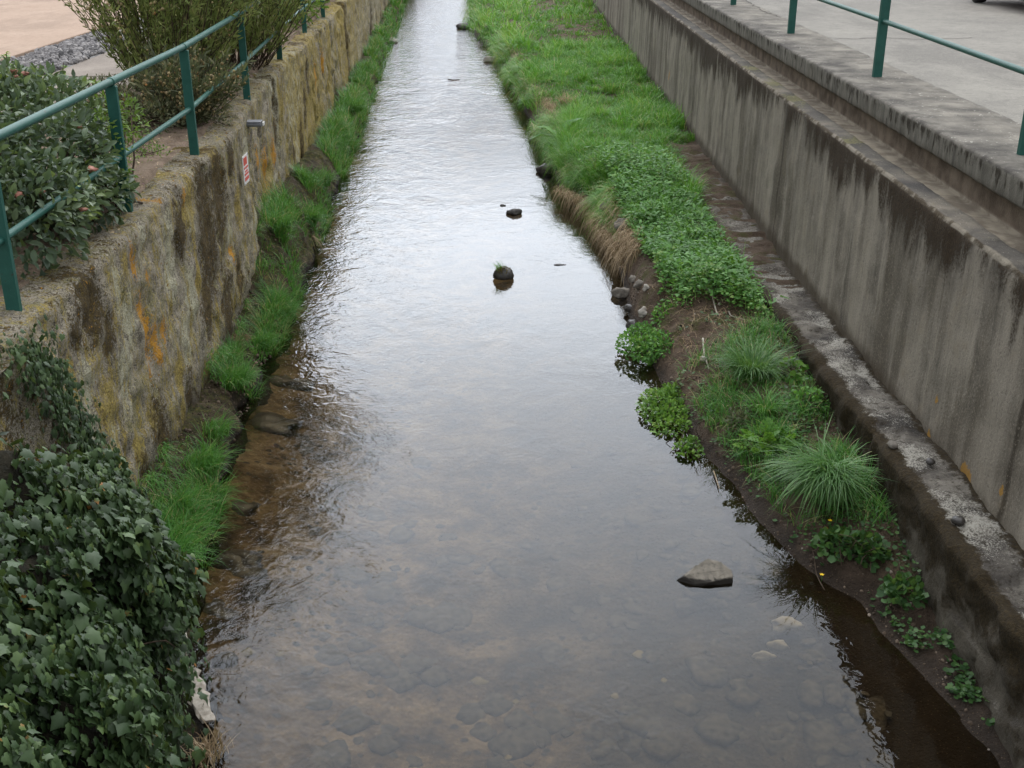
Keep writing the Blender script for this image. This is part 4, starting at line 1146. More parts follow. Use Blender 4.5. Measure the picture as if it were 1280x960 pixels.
# ------------------------------------------------------------------ right bank vegetation
def turf():
    mb = MB()
    def gz(x, y): return np.where((y < 21) & (x > XLED(y)), ZLED(y), bank_z(np.maximum(x, XWR(y) + .06), y))
    def put(m, k, y0, y1, hm, w, r, seed):
        y = y0 + (y1 - y0) * rng.random(m); u = rng.random(m) ** 1.08
        x = XWR(y) + .03 + u * (3.32 - XWR(y))
        ok = ~((y < 21) & (x > XLED(y) - .02 + .4 * sstep(18.5, 21, y))); x, y = x[ok], y[ok]; m = len(x)
        f1 = fbm(np.stack([x * .8, y * .5, 0 * x], -1), 3, seed); f2 = fbm(np.stack([x * 2.3, y * 1.6, 0 * x], -1), 2, seed + 5)
        ok = f2 + rng.normal(0, .25, m) > np.where(y > 24, -.95, -.66); x, y, f1, f2 = x[ok], y[ok], f1[ok], f2[ok]; m = len(x)
        h = (.20 + .16 * f1 + .17 * f2 + rng.normal(0, .06, m)).clip(.05, .55) * hm
        lip = np.exp(-(x - XWR(y)) / .16)
        tint = np.clip(.40 + .22 * f1 + .2 * f2 + rng.normal(0, .16, m), .02, .9)
        yel = rng.random(m) < .035; tint[yel] = .92
        tussocks(mb, x, y, gz, k, r, h * (1 + .6 * lip), w, tint, (.2, 1.1), lip, .04)
    def lip(m, k, y0, y1, h0, w, r):
        y = rng.uniform(y0, y1, m); x = XWR(y) + rng.uniform(.0, .16, m)
        f = fbm(np.stack([0 * y, y * 1.1, 0 * y], -1), 3, 321)
        ok = f + rng.normal(0, .2, m) > -.25; x, y, f = x[ok], y[ok], f[ok]; m = len(x)
        tint = np.clip(.45 + .25 * f + rng.normal(0, .18, m), .02, .9); tint[rng.random(m) < .2] = .96
        gl = lambda a, b: np.maximum(bank_z(np.maximum(a, XWR(b) + .05), b), .25) - .02
        ii = np.repeat(np.arange(m), k); n = len(ii)
        X, Y = x[ii] + rng.normal(0, r, n), y[ii] + rng.normal(0, r, n)
        blades(mb, np.stack([X, Y, gl(X, Y)], -1), pi + rng.normal(0, .7, n), h0 * rng.uniform(.5, 1.2, n) * (1 + .5 * f[ii]), rng.uniform(.3, 1.0, n), w, rng.uniform(.6, 1.9, n), np.clip(tint[ii] + rng.normal(0, .1, n), 0, 1), K=5)
    lip(330, 24, 16.3, 24, .34, .009, .05); lip(300, 22, 24, 40, .38, .015, .08); lip(180, 16, 40, 80, .45, .03, .12)
    put(2600, 26, 15.6, 24, 1., .009, .11, 101); put(2100, 22, 22, 36, 1.15, .015, .15, 102); put(1300, 18, 34, 85, 1.4, .03, .25, 103)
    tag(mb.build('grass', M['grass']), 'bright green turf covering the raised far bank below the concrete wall', 'grass', kind='stuff')
turf()
def weeds():
    """leafy low plants that take over from the turf towards the near end"""
    mb = MB(); n = 34000
    y = rng.uniform(11.6, 19.8, n); x = XWR(y) + .12 + rng.random(n) * (XLED(y) - .02 - XWR(y) - .12)
    f = fbm(np.stack([x * 1.4, y * 1.2, 0 * x], -1), 3, 55)
    edge = np.interp(y, [11.6, 12.4, 13.6, 15.5, 17, 19.8], [-.35, .2, .95, 1., .7, -.1]) + f * .75
    strip = (x - XWR(y)) > np.interp(y, [12, 14, 17, 19], [.26, .2, .08, .03]) + .12 * f
    ok = (edge > rng.random(n) * .75) & strip; x, y, f = x[ok], y[ok], f[ok]; n = len(x)
    z = np.minimum(bank_z(np.minimum(x, XLED(y) - .05), y), .7) + ((.13 + .15 * f).clip(.02, .4) * np.clip((XLED(y) - x) / .25, .15, 1)) * rng.random(n) ** .6
    p = np.stack([x, y, z], -1)
    az = rng.uniform(0, 2 * pi, n); ax = np.stack([np.cos(az), np.sin(az), rng.uniform(-.3, .5, n)], -1)
    nrm = unit(rng.normal(0, .35, (n, 3)) + np.array([0, -.1, 1]))
    inst(mb, OVW, p, frames(ax, nrm), np.clip(rng.lognormal(-3.2, .34, n), .018, .085), np.clip(rng.beta(2.2, 2.2, n) + .3 * f, 0, 1))
    k = rng.choice(n, min(5200, n), replace=False); q_ = p[k] + np.c_[rng.normal(0, .03, (len(k), 2)), rng.uniform(-.02, .10, len(k)) + .12 * np.maximum(f[k], 0)]
    az2 = rng.uniform(0, 2 * pi, len(k)); inst(mb, T_narrow(.36), q_, frames(np.stack([np.cos(az2), np.sin(az2), rng.uniform(-.1, .8, len(k))], -1), unit(rng.normal(0, .4, (len(k), 3)) + np.array([0, 0, 1]))), rng.uniform(.05, .11, len(k)), np.clip(rng.beta(2, 3, len(k)), 0, .9))
    k = rng.choice(n, min(2600, n), replace=False); q_ = p[k].copy(); q_[:, 2] = np.minimum(q_[:, 2], bank_z(np.minimum(q_[:, 0], XLED(q_[:, 1]) - .05), q_[:, 1]) + .03)
    blades(mb, q_, rng.uniform(0, 2 * pi, len(k)), rng.uniform(.12, .36, len(k)), rng.uniform(.3, 1.1, len(k)), .007, rng.uniform(.1, .9, len(k)), rng.uniform(.3, 1., len(k)))
    tag(mb.build('weeds', M['weed']), 'low leafy green weeds covering the bank between the turf and the bare soil', 'weeds', kind='stuff')
weeds()
def lip_straw():
    mb = MB()
    for (pxs, n, zt, h) in ((((700, 215), (735, 228), (765, 255)), 500, .5, .5), (((752, 245), (775, 280), (797, 312)), 950, .5, .5), (((675, 120), (690, 140), (700, 160)), 420, .5, .5), (((640, 60), (655, 90), (668, 118)), 240, .5, .5), (((735, 225), (755, 240), (768, 262)), 500, .54, .5)):
        A = np.array([on_z(x, y, zt) for x, y in pxs]); s = rng.random(n) * 2
        i = np.minimum(s.astype(int), 1); t = (s - i)[:, None]; b = A[i] * (1 - t) + A[i + 1] * t
        b += np.c_[rng.normal(0, .07, n), rng.normal(0, .1, n), rng.normal(0, .03, n)]
        b[:, 2] = np.maximum(bank_z(b[:, 0], b[:, 1]), .12) + .02
        blades(mb, b, pi + .35 + rng.normal(0, .5, n), rng.uniform(.5, 1.1, n) * h, rng.uniform(.25, .75, n), .0075, rng.uniform(.9, 2.0, n), rng.uniform(0, 1, n), K=5)
    n = 700                                            # cut stems on the bare patch
    y = rng.uniform(10.2, 13.2, n); x = XWR(y) + .1 + rng.random(n) * (XLED(y) - XWR(y) - .15)
    b = np.stack([x, y, bank_z(x, y) + .012], -1)
    blades(mb, b, rng.uniform(0, 2 * pi, n), rng.uniform(.05, .2, n), rng.uniform(2., 4, n) * .5, .005, rng.uniform(.85, 1., n), rng.uniform(0, .7, n), K=3)
    tag(mb.build('dead_grass', M['straw']), 'matted dead straw hanging over the edge of the green bank', 'dead grass', kind='stuff')
lip_straw()
def near_grass():
    mb = MB()
    n = 9500
    y = rng.uniform(7.6, 11.6, n); x = XWR(y) + .12 + rng.random(n) * (XLED(y) - .02 - XWR(y) - .12)
    f = fbm(np.stack([x * 2.2, y * 2.2, 0 * x], -1), 3, 155)
    m = np.interp(y, [7.6, 8.5, 9.4, 10.2, 10.9, 11.6], [-.3, .3, .55, .5, .1, -.4]) + .35 * sstep(.3, .8, x - XWR(y)) - .25 + f * .7
    ok = m > rng.random(n) * .5; x, y, f = x[ok], y[ok], f[ok]; n = len(x)
    tint = np.clip(rng.beta(2.5, 2.2, n), 0, .93); tint[rng.random(n) < .08] = .98
    blades(mb, np.stack([x, y, bank_z(x, y) - .01], -1), rng.uniform(0, 2 * pi, n), (.15 + .12 * f).clip(.05, .3) * rng.uniform(.5, 1.2, n), rng.uniform(.3, 1.2, n), .0065, rng.uniform(.1, .9, n), tint)
    tag(mb.build('grass', M['fringe']), 'patchy short grass on the near bank between the two big tufts', 'grass', kind='stuff')
    mb = MB(); n = 4600
    y = rng.uniform(5.1, 12.6, n); x = XWR(y) + .05 + rng.random(n) * np.maximum(XLED(y) - .03 - XWR(y), .05)
    f = fbm(np.stack([x * 3, y * 3, 0 * x], -1), 3, 255)
    ok = f + np.interp(y, [5, 6, 7.5, 8.5, 10.6, 12.6], [-.2, .05, .35, .15, .15, -.05]) > rng.random(n) * .6; x, y = x[ok], y[ok]; n = len(x)
    az = rng.uniform(0, 2 * pi, n); ax = np.stack([np.cos(az), np.sin(az), rng.uniform(-.1, .6, n)], -1)
    inst(mb, RD, np.stack([x, y, bank_z(x, y) + rng.uniform(.005, .06, n)], -1), frames(ax, unit(rng.normal(0, .3, (n, 3)) + np.array([0, 0, 1]))), rng.uniform(.016, .042, n), rng.beta(2, 2, n))
    tag(mb.build('seedlings', M['butter']), 'small round leaved seedlings sprinkled over the damp near bank', 'weeds', kind='stuff')
near_grass()
def bz(px, py, it=8):
    z = .4
    for _ in range(it):
        p = on_z(px, py, z); z = float(bank_z(np.array([p[0]]), np.array([p[1]]))[0]); z = max(z, 0.)
    return np.array([p[0], p[1], z])
tuft(0, 0, 0, 0, 900, .54, .14, M['tuft'], 'largest arching grass tuft with long blue green blades on the near bank', base=bz(1035, 612), az0=pi + .75, spread=1.15, lean=(.5, 1.3), droop=(.35, 1.25), w=.011)
tuft(0, 0, 0, 0, 760, .44, .17, M['tuft'], 'rounded dark green grass tuft below the mossy ledge beside the bare soil', base=bz(940, 468), lean=(.25, 1.1), droop=(.2, .9), w=.008)
tuft(0, 0, 0, 0, 200, .30, .10, M['fringe'], 'loose pale tipped grass tuft in the patchy grass of the near bank', base=bz(955, 520), lean=(.3, 1.1), droop=(.2, .8), w=.007)
tuft(0, 0, 0, 0, 200, .42, .12, M['straw'], 'dry straw coloured clump standing in the far turf', base=bz(708, 138), lean=(.2, .8), droop=(.2, .8), w=.012)
tuft(0, 0, 0, 0, 150, .48, .16, M['fringe'], 'coarse tuft with pale stalks in the far turf near the concrete wall', base=bz(762, 116), lean=(.1, .8), droop=(.1, .5), w=.012, tb=(5, 2))
tuft(0, 0, 0, 0, 220, .42, .16, M['tuft'], 'dark green tuft against the concrete wall at the end of the turf', base=bz(808, 150), lean=(.3, 1.), droop=(.1, .8), w=.012)

def patch_plant(name, c, ells, n, T, mat, size, label, cat, up=1.):
    root, p, nr = leafy(name, c, ells, n, T, mat, size, label, cat, 24, up, srad=.004)
    return root
def cress(cpx, rx, ry, n, label, hh=.10):
    c = on_z(*cpx, .02)
    patch_plant('watercress', (c[0], c[1], .0), [((c[0], c[1], .02), (rx, ry, hh)), ((c[0] + rx * .4, c[1] + ry * .5, .03), (rx * .6, ry * .5, hh * 1.2))], n, OVW, M['cress'], (.028, .055), label, 'watercress')
cress((838, 514), .29, .58, 2900, 'larger bright watercress patch floating at the bank edge')
cress((860, 562), .12, .16, 300, 'small low watercress sprig at the downstream tip of the larger patch', .05)
c_ = bz(822, 442)
patch_plant('watercress', (c_[0], c_[1], .02), [((c_[0] - .1, c_[1], .12), (.33, .42, .15)), ((c_[0] + .2, c_[1] + .3, .3), (.25, .28, .15)), ((c_[0] + .1, c_[1] - .3, .2), (.24, .3, .12))], 3200, OVW, M['weed'], (.028, .055), 'darker green leafy water plant patch beside the bare soil', 'water plant')
for (px, py, r, n, T, mt, sz, lb, h) in [
    (905, 345, .20, 260, OVW, 'lime', (.05, .09), 'bright broad leaved plant under the ledge at the end of the leafy weeds', .16),
    (985, 466, .14, 60, OVW, 'lime', (.07, .12), 'small pale green broad leaved plant against the ledge beside the rounded tuft', .14),
    (958, 562, .17, 60, FN, 'lime', (.10, .17), 'bright lime green plant with deeply cut leaves beside the largest tuft', .10),
    (988, 575, .12, 34, FN, 'lime', (.08, .13), 'yellowish green cut leaved plant between the lime plant and the largest tuft', .08),
    (985, 600, .16, 70, FN, 'butter', (.07, .12), 'dull green cut leaved plant on the dark bank below the lime plant', .09),
    (1045, 690, .16, 240, RD, 'butter', (.035, .065), 'buttercup plant with rounded leaves below the largest tuft', .10),
    (1078, 718, .15, 240, RD, 'butter', (.035, .06), 'dense round leaved buttercup plant in the middle of the low near bank', .10),
    (1130, 748, .15, 200, RD, 'butter', (.035, .06), 'round leaved plant against the ledge foot, lowest on the bank', .09),
    (925, 545, .16, 160, NR2, 'grey_shrub', (.04, .08), 'grey green fine leaved plant at the edge of the near grass', .08),
    (1010, 505, .18, 260, OVW, 'weed', (.03, .055), 'leafy green weed patch touching the ledge foot', .10)]:
    p = bz(px, py)
    patch_plant('leafy_plant', p, [((p[0], p[1], p[2] + h * .4), (r, r, h))], n, T, M[mt], sz, lb, 'plant')
def dock():
    b = bz(702, 176); b[0] -= .06; b[2] = max(b[2], .3) + .06
    root = empty('dock_plant', b); tag(root, 'broad leaved dock plant hanging over the water from the green bank', 'plant')
    mb = MB()
    for az, L, el in ((pi, .62, .15), (pi + .5, .5, -.5), (pi - .45, .55, .55), (.6, .7, .75), (.2, .62, .5), (pi + 1., .45, -.6), (pi - 1.1, .5, .3), (-.9, .5, .3)):
        ax = np.array([[cos(az) * cos(el), sin(az) * cos(el), sin(el)]]); s0 = b + ax[0] * .06 + np.array([0, 0, .06])
        inst(mb, T_oval(.38, .07, .25), s0[None], frames(ax, np.array([[0, 0, 1.]])), [L * .78], [rng.uniform(.2, .9)])
    mb.build('foliage', M['weed'], root, origin=b)
    mb = MB()
    for k in range(6): mb.tube([b, b + rng.normal(0, .05, 3) + np.array([0, 0, .08])], .008, 5)
    mb.build('stems', M['weed'], root, origin=b)
dock()
for k, (px, py, lb) in enumerate(((1031, 663, 'upper yellow buttercup flower under the largest tuft'), (1036, 655, 'topmost yellow buttercup flower close below the largest tuft'), (1026, 721, 'lone yellow flower low at the dark water edge'))):
    p = bz(px, py + 8); root = empty('buttercup', p); tag(root, lb, 'flower')
    top = p + np.array([0, 0, .07]); mb = MB(); n = 5
    az = np.arange(n) * 2 * pi / n; ax = np.stack([np.cos(az), np.sin(az), 0 * az + .5], -1)
    inst(mb, OVW, np.repeat(top[None], n, 0), frames(ax, np.tile([0, 0, 1.], (n, 1))), np.full(n, .02), np.full(n, .5)); mb.build('petals', M['petal'], root, origin=p)
    mb = MB(); mb.tube([p, p + np.array([.005, 0, .04]), top], .002, 5); mb.build('stem', M['weed'], root, origin=p)

# clods and small stones on the bank and the wall foot
mb = MB()
for k in range(5):
    n = 1100
    y = rng.uniform(4.5, 15, n); wd = XLED(y) - XWR(y); ok = rng.random(n) < wd / 1.4; y = y[ok]; n = len(y)
    x = XWR(y) + rng.random(n) ** 1.4 * (XLED(y) - XWR(y) - .02)
    sc = .004 + .016 * rng.random(n) ** 5
    inst(mb, RT[k], np.stack([x, y, bank_z(x, y) - sc * .1], -1), frames(rand_dirs(n), rand_dirs(n)), sc, rng.random(n))
    n = 320
    y = rng.uniform(7, 15, n); u = rng.random(n); x = XL(y) + (XWL(y) - XL(y)) * u
    inst(mb, RT[k], np.stack([x, y, lfoot_z(u, y) + .01], -1), frames(rand_dirs(n), rand_dirs(n)), .005 + .018 * rng.random(n) ** 4, rng.random(n) * .8)
def mat_clod():
    t = NT('earth_clod'); a = t.attr('tint')
    return t.out(t.princ(t.ramp(a, [(0, (.03, .021, .013)), (.6, (.10, .072, .05)), (.93, (.19, .145, .105)), (1., (.32, .29, .25))]), .9))
tag(mb.build('soil_crumbs', mat_clod(), smooth=False), 'crumbs of earth and grit on the bare parts of both banks', 'soil', kind='stuff')

# ------------------------------------------------------------------ parked car at the edge of the road
def car():
    import bmesh
    root = empty('parked_car', (9.62, 21.75, 2.836)); tag(root, 'dark red car parked on the road beyond the right railing', 'car')
    def loft(name, secs, mat, parent=root, sub=2):
        """secs: (y, half width low, half width high, z low, z high)"""
        V = []; n = 12
        for (y, wl, wh, z0, z1) in secs:
            for (fx, fz) in ((-1, .25), (-1.0, .6), (-.92, .9), (-.6, 1), (0, 1.02), (.6, 1), (.92, .9), (1.0, .6), (1, .25), (.85, 0), (0, 0), (-.85, 0)):
                wv = wl + (wh - wl) * fz
                V.append((9.62 + fx * wv, 21.75 + y, 2.836 + z0 + (z1 - z0) * fz))
        f = []
        for i in range(len(secs) - 1):
            for k in range(n): f.append((i * n + k, i * n + (k + 1) % n, (i + 1) * n + (k + 1) % n, (i + 1) * n + k))
        f += [tuple(range(n - 1, -1, -1)), tuple((len(secs) - 1) * n + k for k in range(n))]
        mb = MB(); mb.add(np.array(V), f); o = mb.build(name, mat, parent, origin=(9.62, 21.75, 2.836))
        md = o.modifiers.new('round', 'SUBSURF'); md.levels = md.render_levels = sub
        return o
    red = simplemat('dark_red_car_paint', (.16, .012, .018), (.18, .015, .022), 3., .25, .0, .001, .5)
    glass = simplemat('dark_car_glass', (.01, .012, .014), (.014, .016, .018), 3., .06, .0, .001, .6)
    rub = simplemat('tyre_rubber', (.012, .012, .012), (.022, .022, .022), 30., .8); met = simplemat('wheel_metal', (.35, .36, .37), (.45, .46, .47), 8., .35)
    loft('body', [(-2.05, .62, .6, .32, .62), (-1.98, .78, .72, .24, .76), (-1.3, .84, .76, .20, .88), (-.6, .85, .78, .19, .93), (.6, .85, .78, .19, .95), (1.5, .84, .76, .2, .92), (1.98, .78, .7, .26, .84), (2.05, .64, .6, .34, .7)], red)
    loft('cabin', [(-1.05, .70, .62, .84, .90), (-.35, .72, .56, .86, 1.38), (.5, .72, .58, .88, 1.44), (1.2, .72, .56, .88, 1.36), (1.75, .70, .62, .84, .92)], glass)
    loft('roof', [(-.38, .56, .52, 1.36, 1.40), (.1, .60, .54, 1.41, 1.46), (.7, .60, .54, 1.41, 1.465), (1.2, .57, .52, 1.36, 1.40)], red)
    for sx in (-1, 1):
        for yy in (-1.28, 1.28):
            c = np.array([9.62 + sx * .76, 21.75 + yy, 2.836 + .30]); mb = MB()
            mb.tube([c + [-.1, 0, 0], c + [-.08, 0, 0], c + [.08, 0, 0], c + [.1, 0, 0]], [.26, .30, .30, .26], 24); tw = mb.build('wheel', rub, root, origin=c)
            mb = MB(); mb.tube([c + [sx * .095, 0, 0], c + [sx * .108, 0, 0]], [.19, .17], 20); o = mb.build('rim', met, tw, origin=c); o.location = (0, 0, 0)
        mb = MB(); mb.box((9.62 + sx * .58, 21.75 - 2.02, 2.836 + .60), (.26, .08, .12), bev=.02); mb.build('headlight', M['white_pl'], root, origin=(9.62, 21.75, 2.836))
        mb = MB(); mb.box((9.62 + sx * .62, 21.75 + 2.0, 2.836 + .66), (.2, .1, .16), bev=.02); mb.build('tail_light', M['red_pl'], root, origin=(9.62, 21.75, 2.836))
car()

# ------------------------------------------------------------------ sticks
def stick(pts, r, label, mat='wood', z=.02, water=False):
    P = []
    for x, y in pts:
        p = bz(x, y) if not water else on_z(x, y, .01); P.append(p + np.array([0, 0, z]))
    P = np.array(P); s = np.linspace(0, 1, len(P)); t = np.linspace(0, 1, 12)
    Q = np.stack([np.interp(t, s, P[:, k]) for k in range(3)], -1); Q[1:-1] = (Q[:-2] + 2 * Q[1:-1] + Q[2:]) / 4
    mb = MB(); mb.tube(Q, np.linspace(r, r * .55, 12), 7)
    tag(mb.build('stick', M[mat], origin=P[0]), label, 'stick')
stick(((880, 360), (890, 372), (896, 384), (899, 396)), .012, 'pale curved stick lying on the bare soil')
stick(((878, 432), (880, 446), (886, 464)), .011, 'white peeled stick between the water plant patch and rounded tuft')
stick(((911, 388), (913, 397), (930, 402)), .009, 'short pale stick on bare soil right of the curved one')
stick(((838, 360), (850, 364), (862, 367)), .010, 'brown twig on the soil below the leafy weeds', 'bark')
stick(((884, 551), (895, 546), (907, 540)), .010, 'brown stick lying on the dark bank edge above the lime plant', 'bark')
stick(((1010, 690), (1016, 705), (1020, 722), (1030, 740)), .007, 'thin brown twig dangling at the dark water edge by the buttercups', 'bark')
stick(((560, 99), (567, 100), (575, 99)), .014, 'dark twig floating in the far water', 'bark', .0, True)
stick(((892, 590), (896, 602), (899, 612)), .005, 'thin bent reed in the water below the watercress', 'straw', .01, True)

# ------------------------------------------------------------------ stones
def stone(px, py, size, label, mat, z=.0, seed=0, sub=3, rot=0., name='stone', hl=None):
    b = on_z(px, py, 0.) if hl is None else bz(px, py)
    V, Fs = rock_template(seed, 3, .42)
    V = V + fbm(V * 3.5 + seed, 3, seed + 2)[:, None] * V * .10
    V = V * np.array(size) / 2
    c, s = cos(rot), sin(rot)
    V = V @ np.array([[c, s, 0], [-s, c, 0], [0, 0, 1]])
    V = V + b + np.array([0, 0, z])
    if hl is None:
        k = np.clip(1 + V[:, 2] / .06, .2, 1)[:, None]; V[:, :2] = b[:2] + (V[:, :2] - b[:2]) * k
    mb = MB(); mb.add(V, Fs)
    return tag(mb.build(name, M[mat], origin=b), label, 'stone'), b
stone(643, 267, (.22, .16, .13), 'flat black wet stone standing out of the bright mid stream', 'stone', .01, 3)
def mossy():
    b = on_z(630, 348, 0.); root = empty('stone', b); tag(root, 'rounded dark stone in mid stream with moss and a grass sprig on top', 'stone')
    V, Fs = rock_template(41, 3, .2); V = V * np.array([.125, .11, .115]); V[:, 2] = np.where(V[:, 2] < -.03, -.03 + (V[:, 2] + .03) * .3, V[:, 2]); V = V + b + np.array([0, 0, .045]); k = np.clip(1 + V[:, 2] / .06, .2, 1)[:, None]; V[:, :2] = b[:2] + (V[:, :2] - b[:2]) * k
    mb = MB(); mb.add(V, Fs); mb.build('rock', M['stone'], root, origin=b)
    mb = MB(); n = 500; d = rand_dirs(n, .8); d[:, 0] -= .5; d = unit(d); ok = d[:, 2] > .15; d = d[ok]; n = len(d)
    blades(mb, b + np.array([0, 0, .045]) + d * np.array([.123, .108, .108]), rng.uniform(0, 2 * pi, n), .028, .7, .008, .2, rng.uniform(.2, .9, n), K=3); mb.build('moss', M['moss'], root, origin=b)
    mb = MB(); n = 70; blades(mb, b + np.array([-.06, 0, .12]) + rng.normal(0, .025, (n, 3)), pi + rng.normal(0, 1.2, n), rng.uniform(.07, .17, n), rng.uniform(.2, 1., n), .005, .4, rng.uniform(.3, .9, n)); mb.build('grass_sprig', M['grass'], root, origin=b)
mossy()
def slab_stone():
    """a wedge of pale stone: sharp ridge, flat front, dark wet foot"""
    b = on_z(885, 722, 0.)
    root = empty('stone', b); tag(root, 'pale wedge shaped stone with a dark wet foot, nearest one above the water', 'stone')
    import bmesh
    bm = bmesh.new()
    for p in [(-.30, -.05, -.01), (-.25, -.05, .035), (-.18, -.05, .075), (-.13, .02, .10), (.0, .11, .135), (.10, .11, .125), (.20, .0, .085), (.20, -.07, .05), (-.13, -.12, .02), (.2, -.11, -.05), (-.15, -.14, -.06), (-.2, .0, -.08), (.18, .12, -.06), (.0, .18, -.06), (-.02, -.13, .035)]:
        bm.verts.new(p)
    bmesh.ops.convex_hull(bm, input=bm.verts)
    bmesh.ops.bevel(bm, geom=bm.edges, offset=.004, segments=1, affect='EDGES')
    bmesh.ops.triangulate(bm, faces=bm.faces); bmesh.ops.subdivide_edges(bm, edges=bm.edges, cuts=2)
    V = np.array([v.co[:] for v in bm.verts]); bm.verts.index_update(); Fs = [tuple(v.index for v in f.verts) for f in bm.faces]; bm.free()
    V += (fbm(V * 16, 3, 5) * .008)[:, None]; V = V * np.array([.84, .84, .80])
    mb = MB(); mb.add(V + b, Fs); mb.build('rock', M['wetstone'], root, origin=b, smooth=False)
def mat_wetstone():
    t = NT('pale_stone_with_wet_foot'); z = t.xyz()[2]
    fine = t.noise(30., 5, .65)
    c = t.ramp(t.noise(14., 5), [(.3, (.10, .09, .072)), (.7, (.23, .205, .165))])
    c = t.mix(t.step(fine, .45, .3), c, (.08, .07, .055))
    c = t.mix(t.step(t.ma('ADD', z, t.ma('MULTIPLY', fine, .04)), .065, .05), c, (.018, .015, .011))
    c = t.mix(t.step(t.n('SeparateXYZ', {'Vector': t.n('NewGeometry').outputs['Normal']}).outputs[1], .15, .45), c, (.085, .08, .075))
    return t.out(t.princ(c, .75, t.bump(fine, .5, .01), .35))
M['wetstone'] = mat_wetstone()
slab_stone()
stone(619, 77, (.75, .3, .26), 'flat pale stone at the tip of the far bank', 'palestone', .02, 5)
stone(579, 36, (.5, .4, .3), 'small dark stone in the far riffle', 'stone', .04, 6)
stone(489, 53, (.45, .3, .2), 'pale stone at the edge of the far grass strip under the left wall', 'palestone', .03, 7)
stone(777, 370, (.24, .18, .15), 'grey stone with a wet black foot at the corner of the bare soil', 'mossstone', .03, 8)
stone(699, 331, (.16, .05, .03), 'thin dark flake barely breaking the bright water', 'stone', .0, 9)
stone(628, 257, (.10, .06, .04), 'tiny dark pebble just upstream of the flat black stone', 'stone', .0, 12)
for k, (px, py, s, m, lb) in enumerate([
    (745, 268, .22, 'mossstone', 'brown stone in the dark bay under the hanging straw'), (762, 290, .30, 'mossstone', 'large grey stone under the second straw mat'), (781, 322, .26, 'mossstone', 'upright grey stone below the straw tangle'),
    (792, 352, .13, 'mossstone', 'small stone between the straw tangle and the bare soil'), (800, 358, .16, 'mossstone', 'brown stone at the top of the bare soil'), (787, 392, .14, 'stone', 'dark stone on the soil edge above the black pebbles'),
    (790, 408, .16, 'stone', 'black pebble at the soil edge, middle of the dark row'), (796, 415, .18, 'stone', 'black pebble at the soil edge just above the water plant'), (806, 402, .09, 'palestone', 'small pale pebble on the soil by the dark row'),
    (804, 414, .16, 'palestone', 'pale stone touching the darker water plant patch'), (878, 459, .07, 'palestone', 'little white pebble beside the peeled stick'), (735, 256, .12, 'palestone', 'pale pebble in the dark bay below the turf'),
    (668, 176, .3, 'stone', 'dark boulder under the dock plant'), (683, 215, .34, 'stone', 'dark jagged stone at the foot of the bank below the dock plant')]):
    stone(px, py, (s, s * .8, s * .75), lb, m, .02, 20 + k, 2, rng.uniform(0, 3), 'stone', hl=True)
# lumps on the ledge
for k, (px, py, s, m, lb) in enumerate([(1198, 651, .09, 'stone', 'dark rounded pebble lying on the lichened ledge'), (1116, 556, .08, 'mossstone', 'small brown stone at the broken ledge edge'), (1163, 577, .07, 'stone', 'little black pebble on the ledge near the wall')]):
    p = on_z(px, py, float(ZLED(7.)) + .03)
    V, Fs = rock_template(60 + k, 2, .2); mb = MB(); mb.add(V * s * np.array([.5, .6, .35]) + p, Fs); tag(mb.build('stone', M[m], origin=p), lb, 'stone')

# stones on the bed, under water
mb = MB(); mo = MB()
def bedpos(px, py):
    p = on_z(px, py, -.3); z = float(bed_z(np.array([p[0]]), np.array([p[1]]))[0]); p = on_z(px, py, z); return p
for k in range(420):
    px, py = rng.uniform(380, 1120), rng.uniform(560, 1000)
    if px > 640 + (py - 300) * .9: continue
    p = bedpos(px, py); s = rng.choice([.03, .05, .08, .12, .17], p=[.3, .3, .2, .13, .07]) * rng.uniform(.8, 1.2)
    V, Fs = RT2[k % 5]; a = rng.uniform(0, 6.28)
    Rz = np.array([[cos(a), -sin(a), 0], [sin(a), cos(a), 0], [0, 0, 1]])
    (mo if rng.random() < .05 and s < .07 else mb).add((V * s * np.array([1, .75, .22])) @ Rz.T + p - np.array([0, 0, s * .08]), Fs)
for px, py in ((410, 820), (450, 805), (470, 830), (530, 770), (560, 765), (550, 780), (515, 830), (545, 845), (500, 850), (650, 900), (605, 915), (640, 930), (690, 900), (620, 880), (480, 740), (800, 900), (860, 880), (900, 910), (930, 870), (830, 930), (760, 930), (480, 930), (440, 900)):
    p = bedpos(px, py); V, Fs = RT2[int(px) % 5]; s = rng.uniform(.09, .16)
    mb.add(V * s * np.array([1.1, .8, .32]) + p, Fs)
for px, py, s in ((597, 853, .11), (690, 723, .06), (645, 877, .05), (710, 848, .06), (310, 815, .09), (350, 818, .06), (800, 818, .10), (770, 870, .07), (830, 850, .05)):
    p = bedpos(px, py); V, Fs = RT2[int(px) % 5]; mo.add(V * s * np.array([.62, .45, .16]) + p, Fs)
tag(mb.build('bed_stones', M['bedstone']), 'dark rounded stones scattered on the river bed under water', 'stones', kind='stuff')
tag(mo.build('bed_pebbles', M['ochrestone']), 'yellowish pebbles lying on the river bed under water', 'pebbles', kind='stuff')
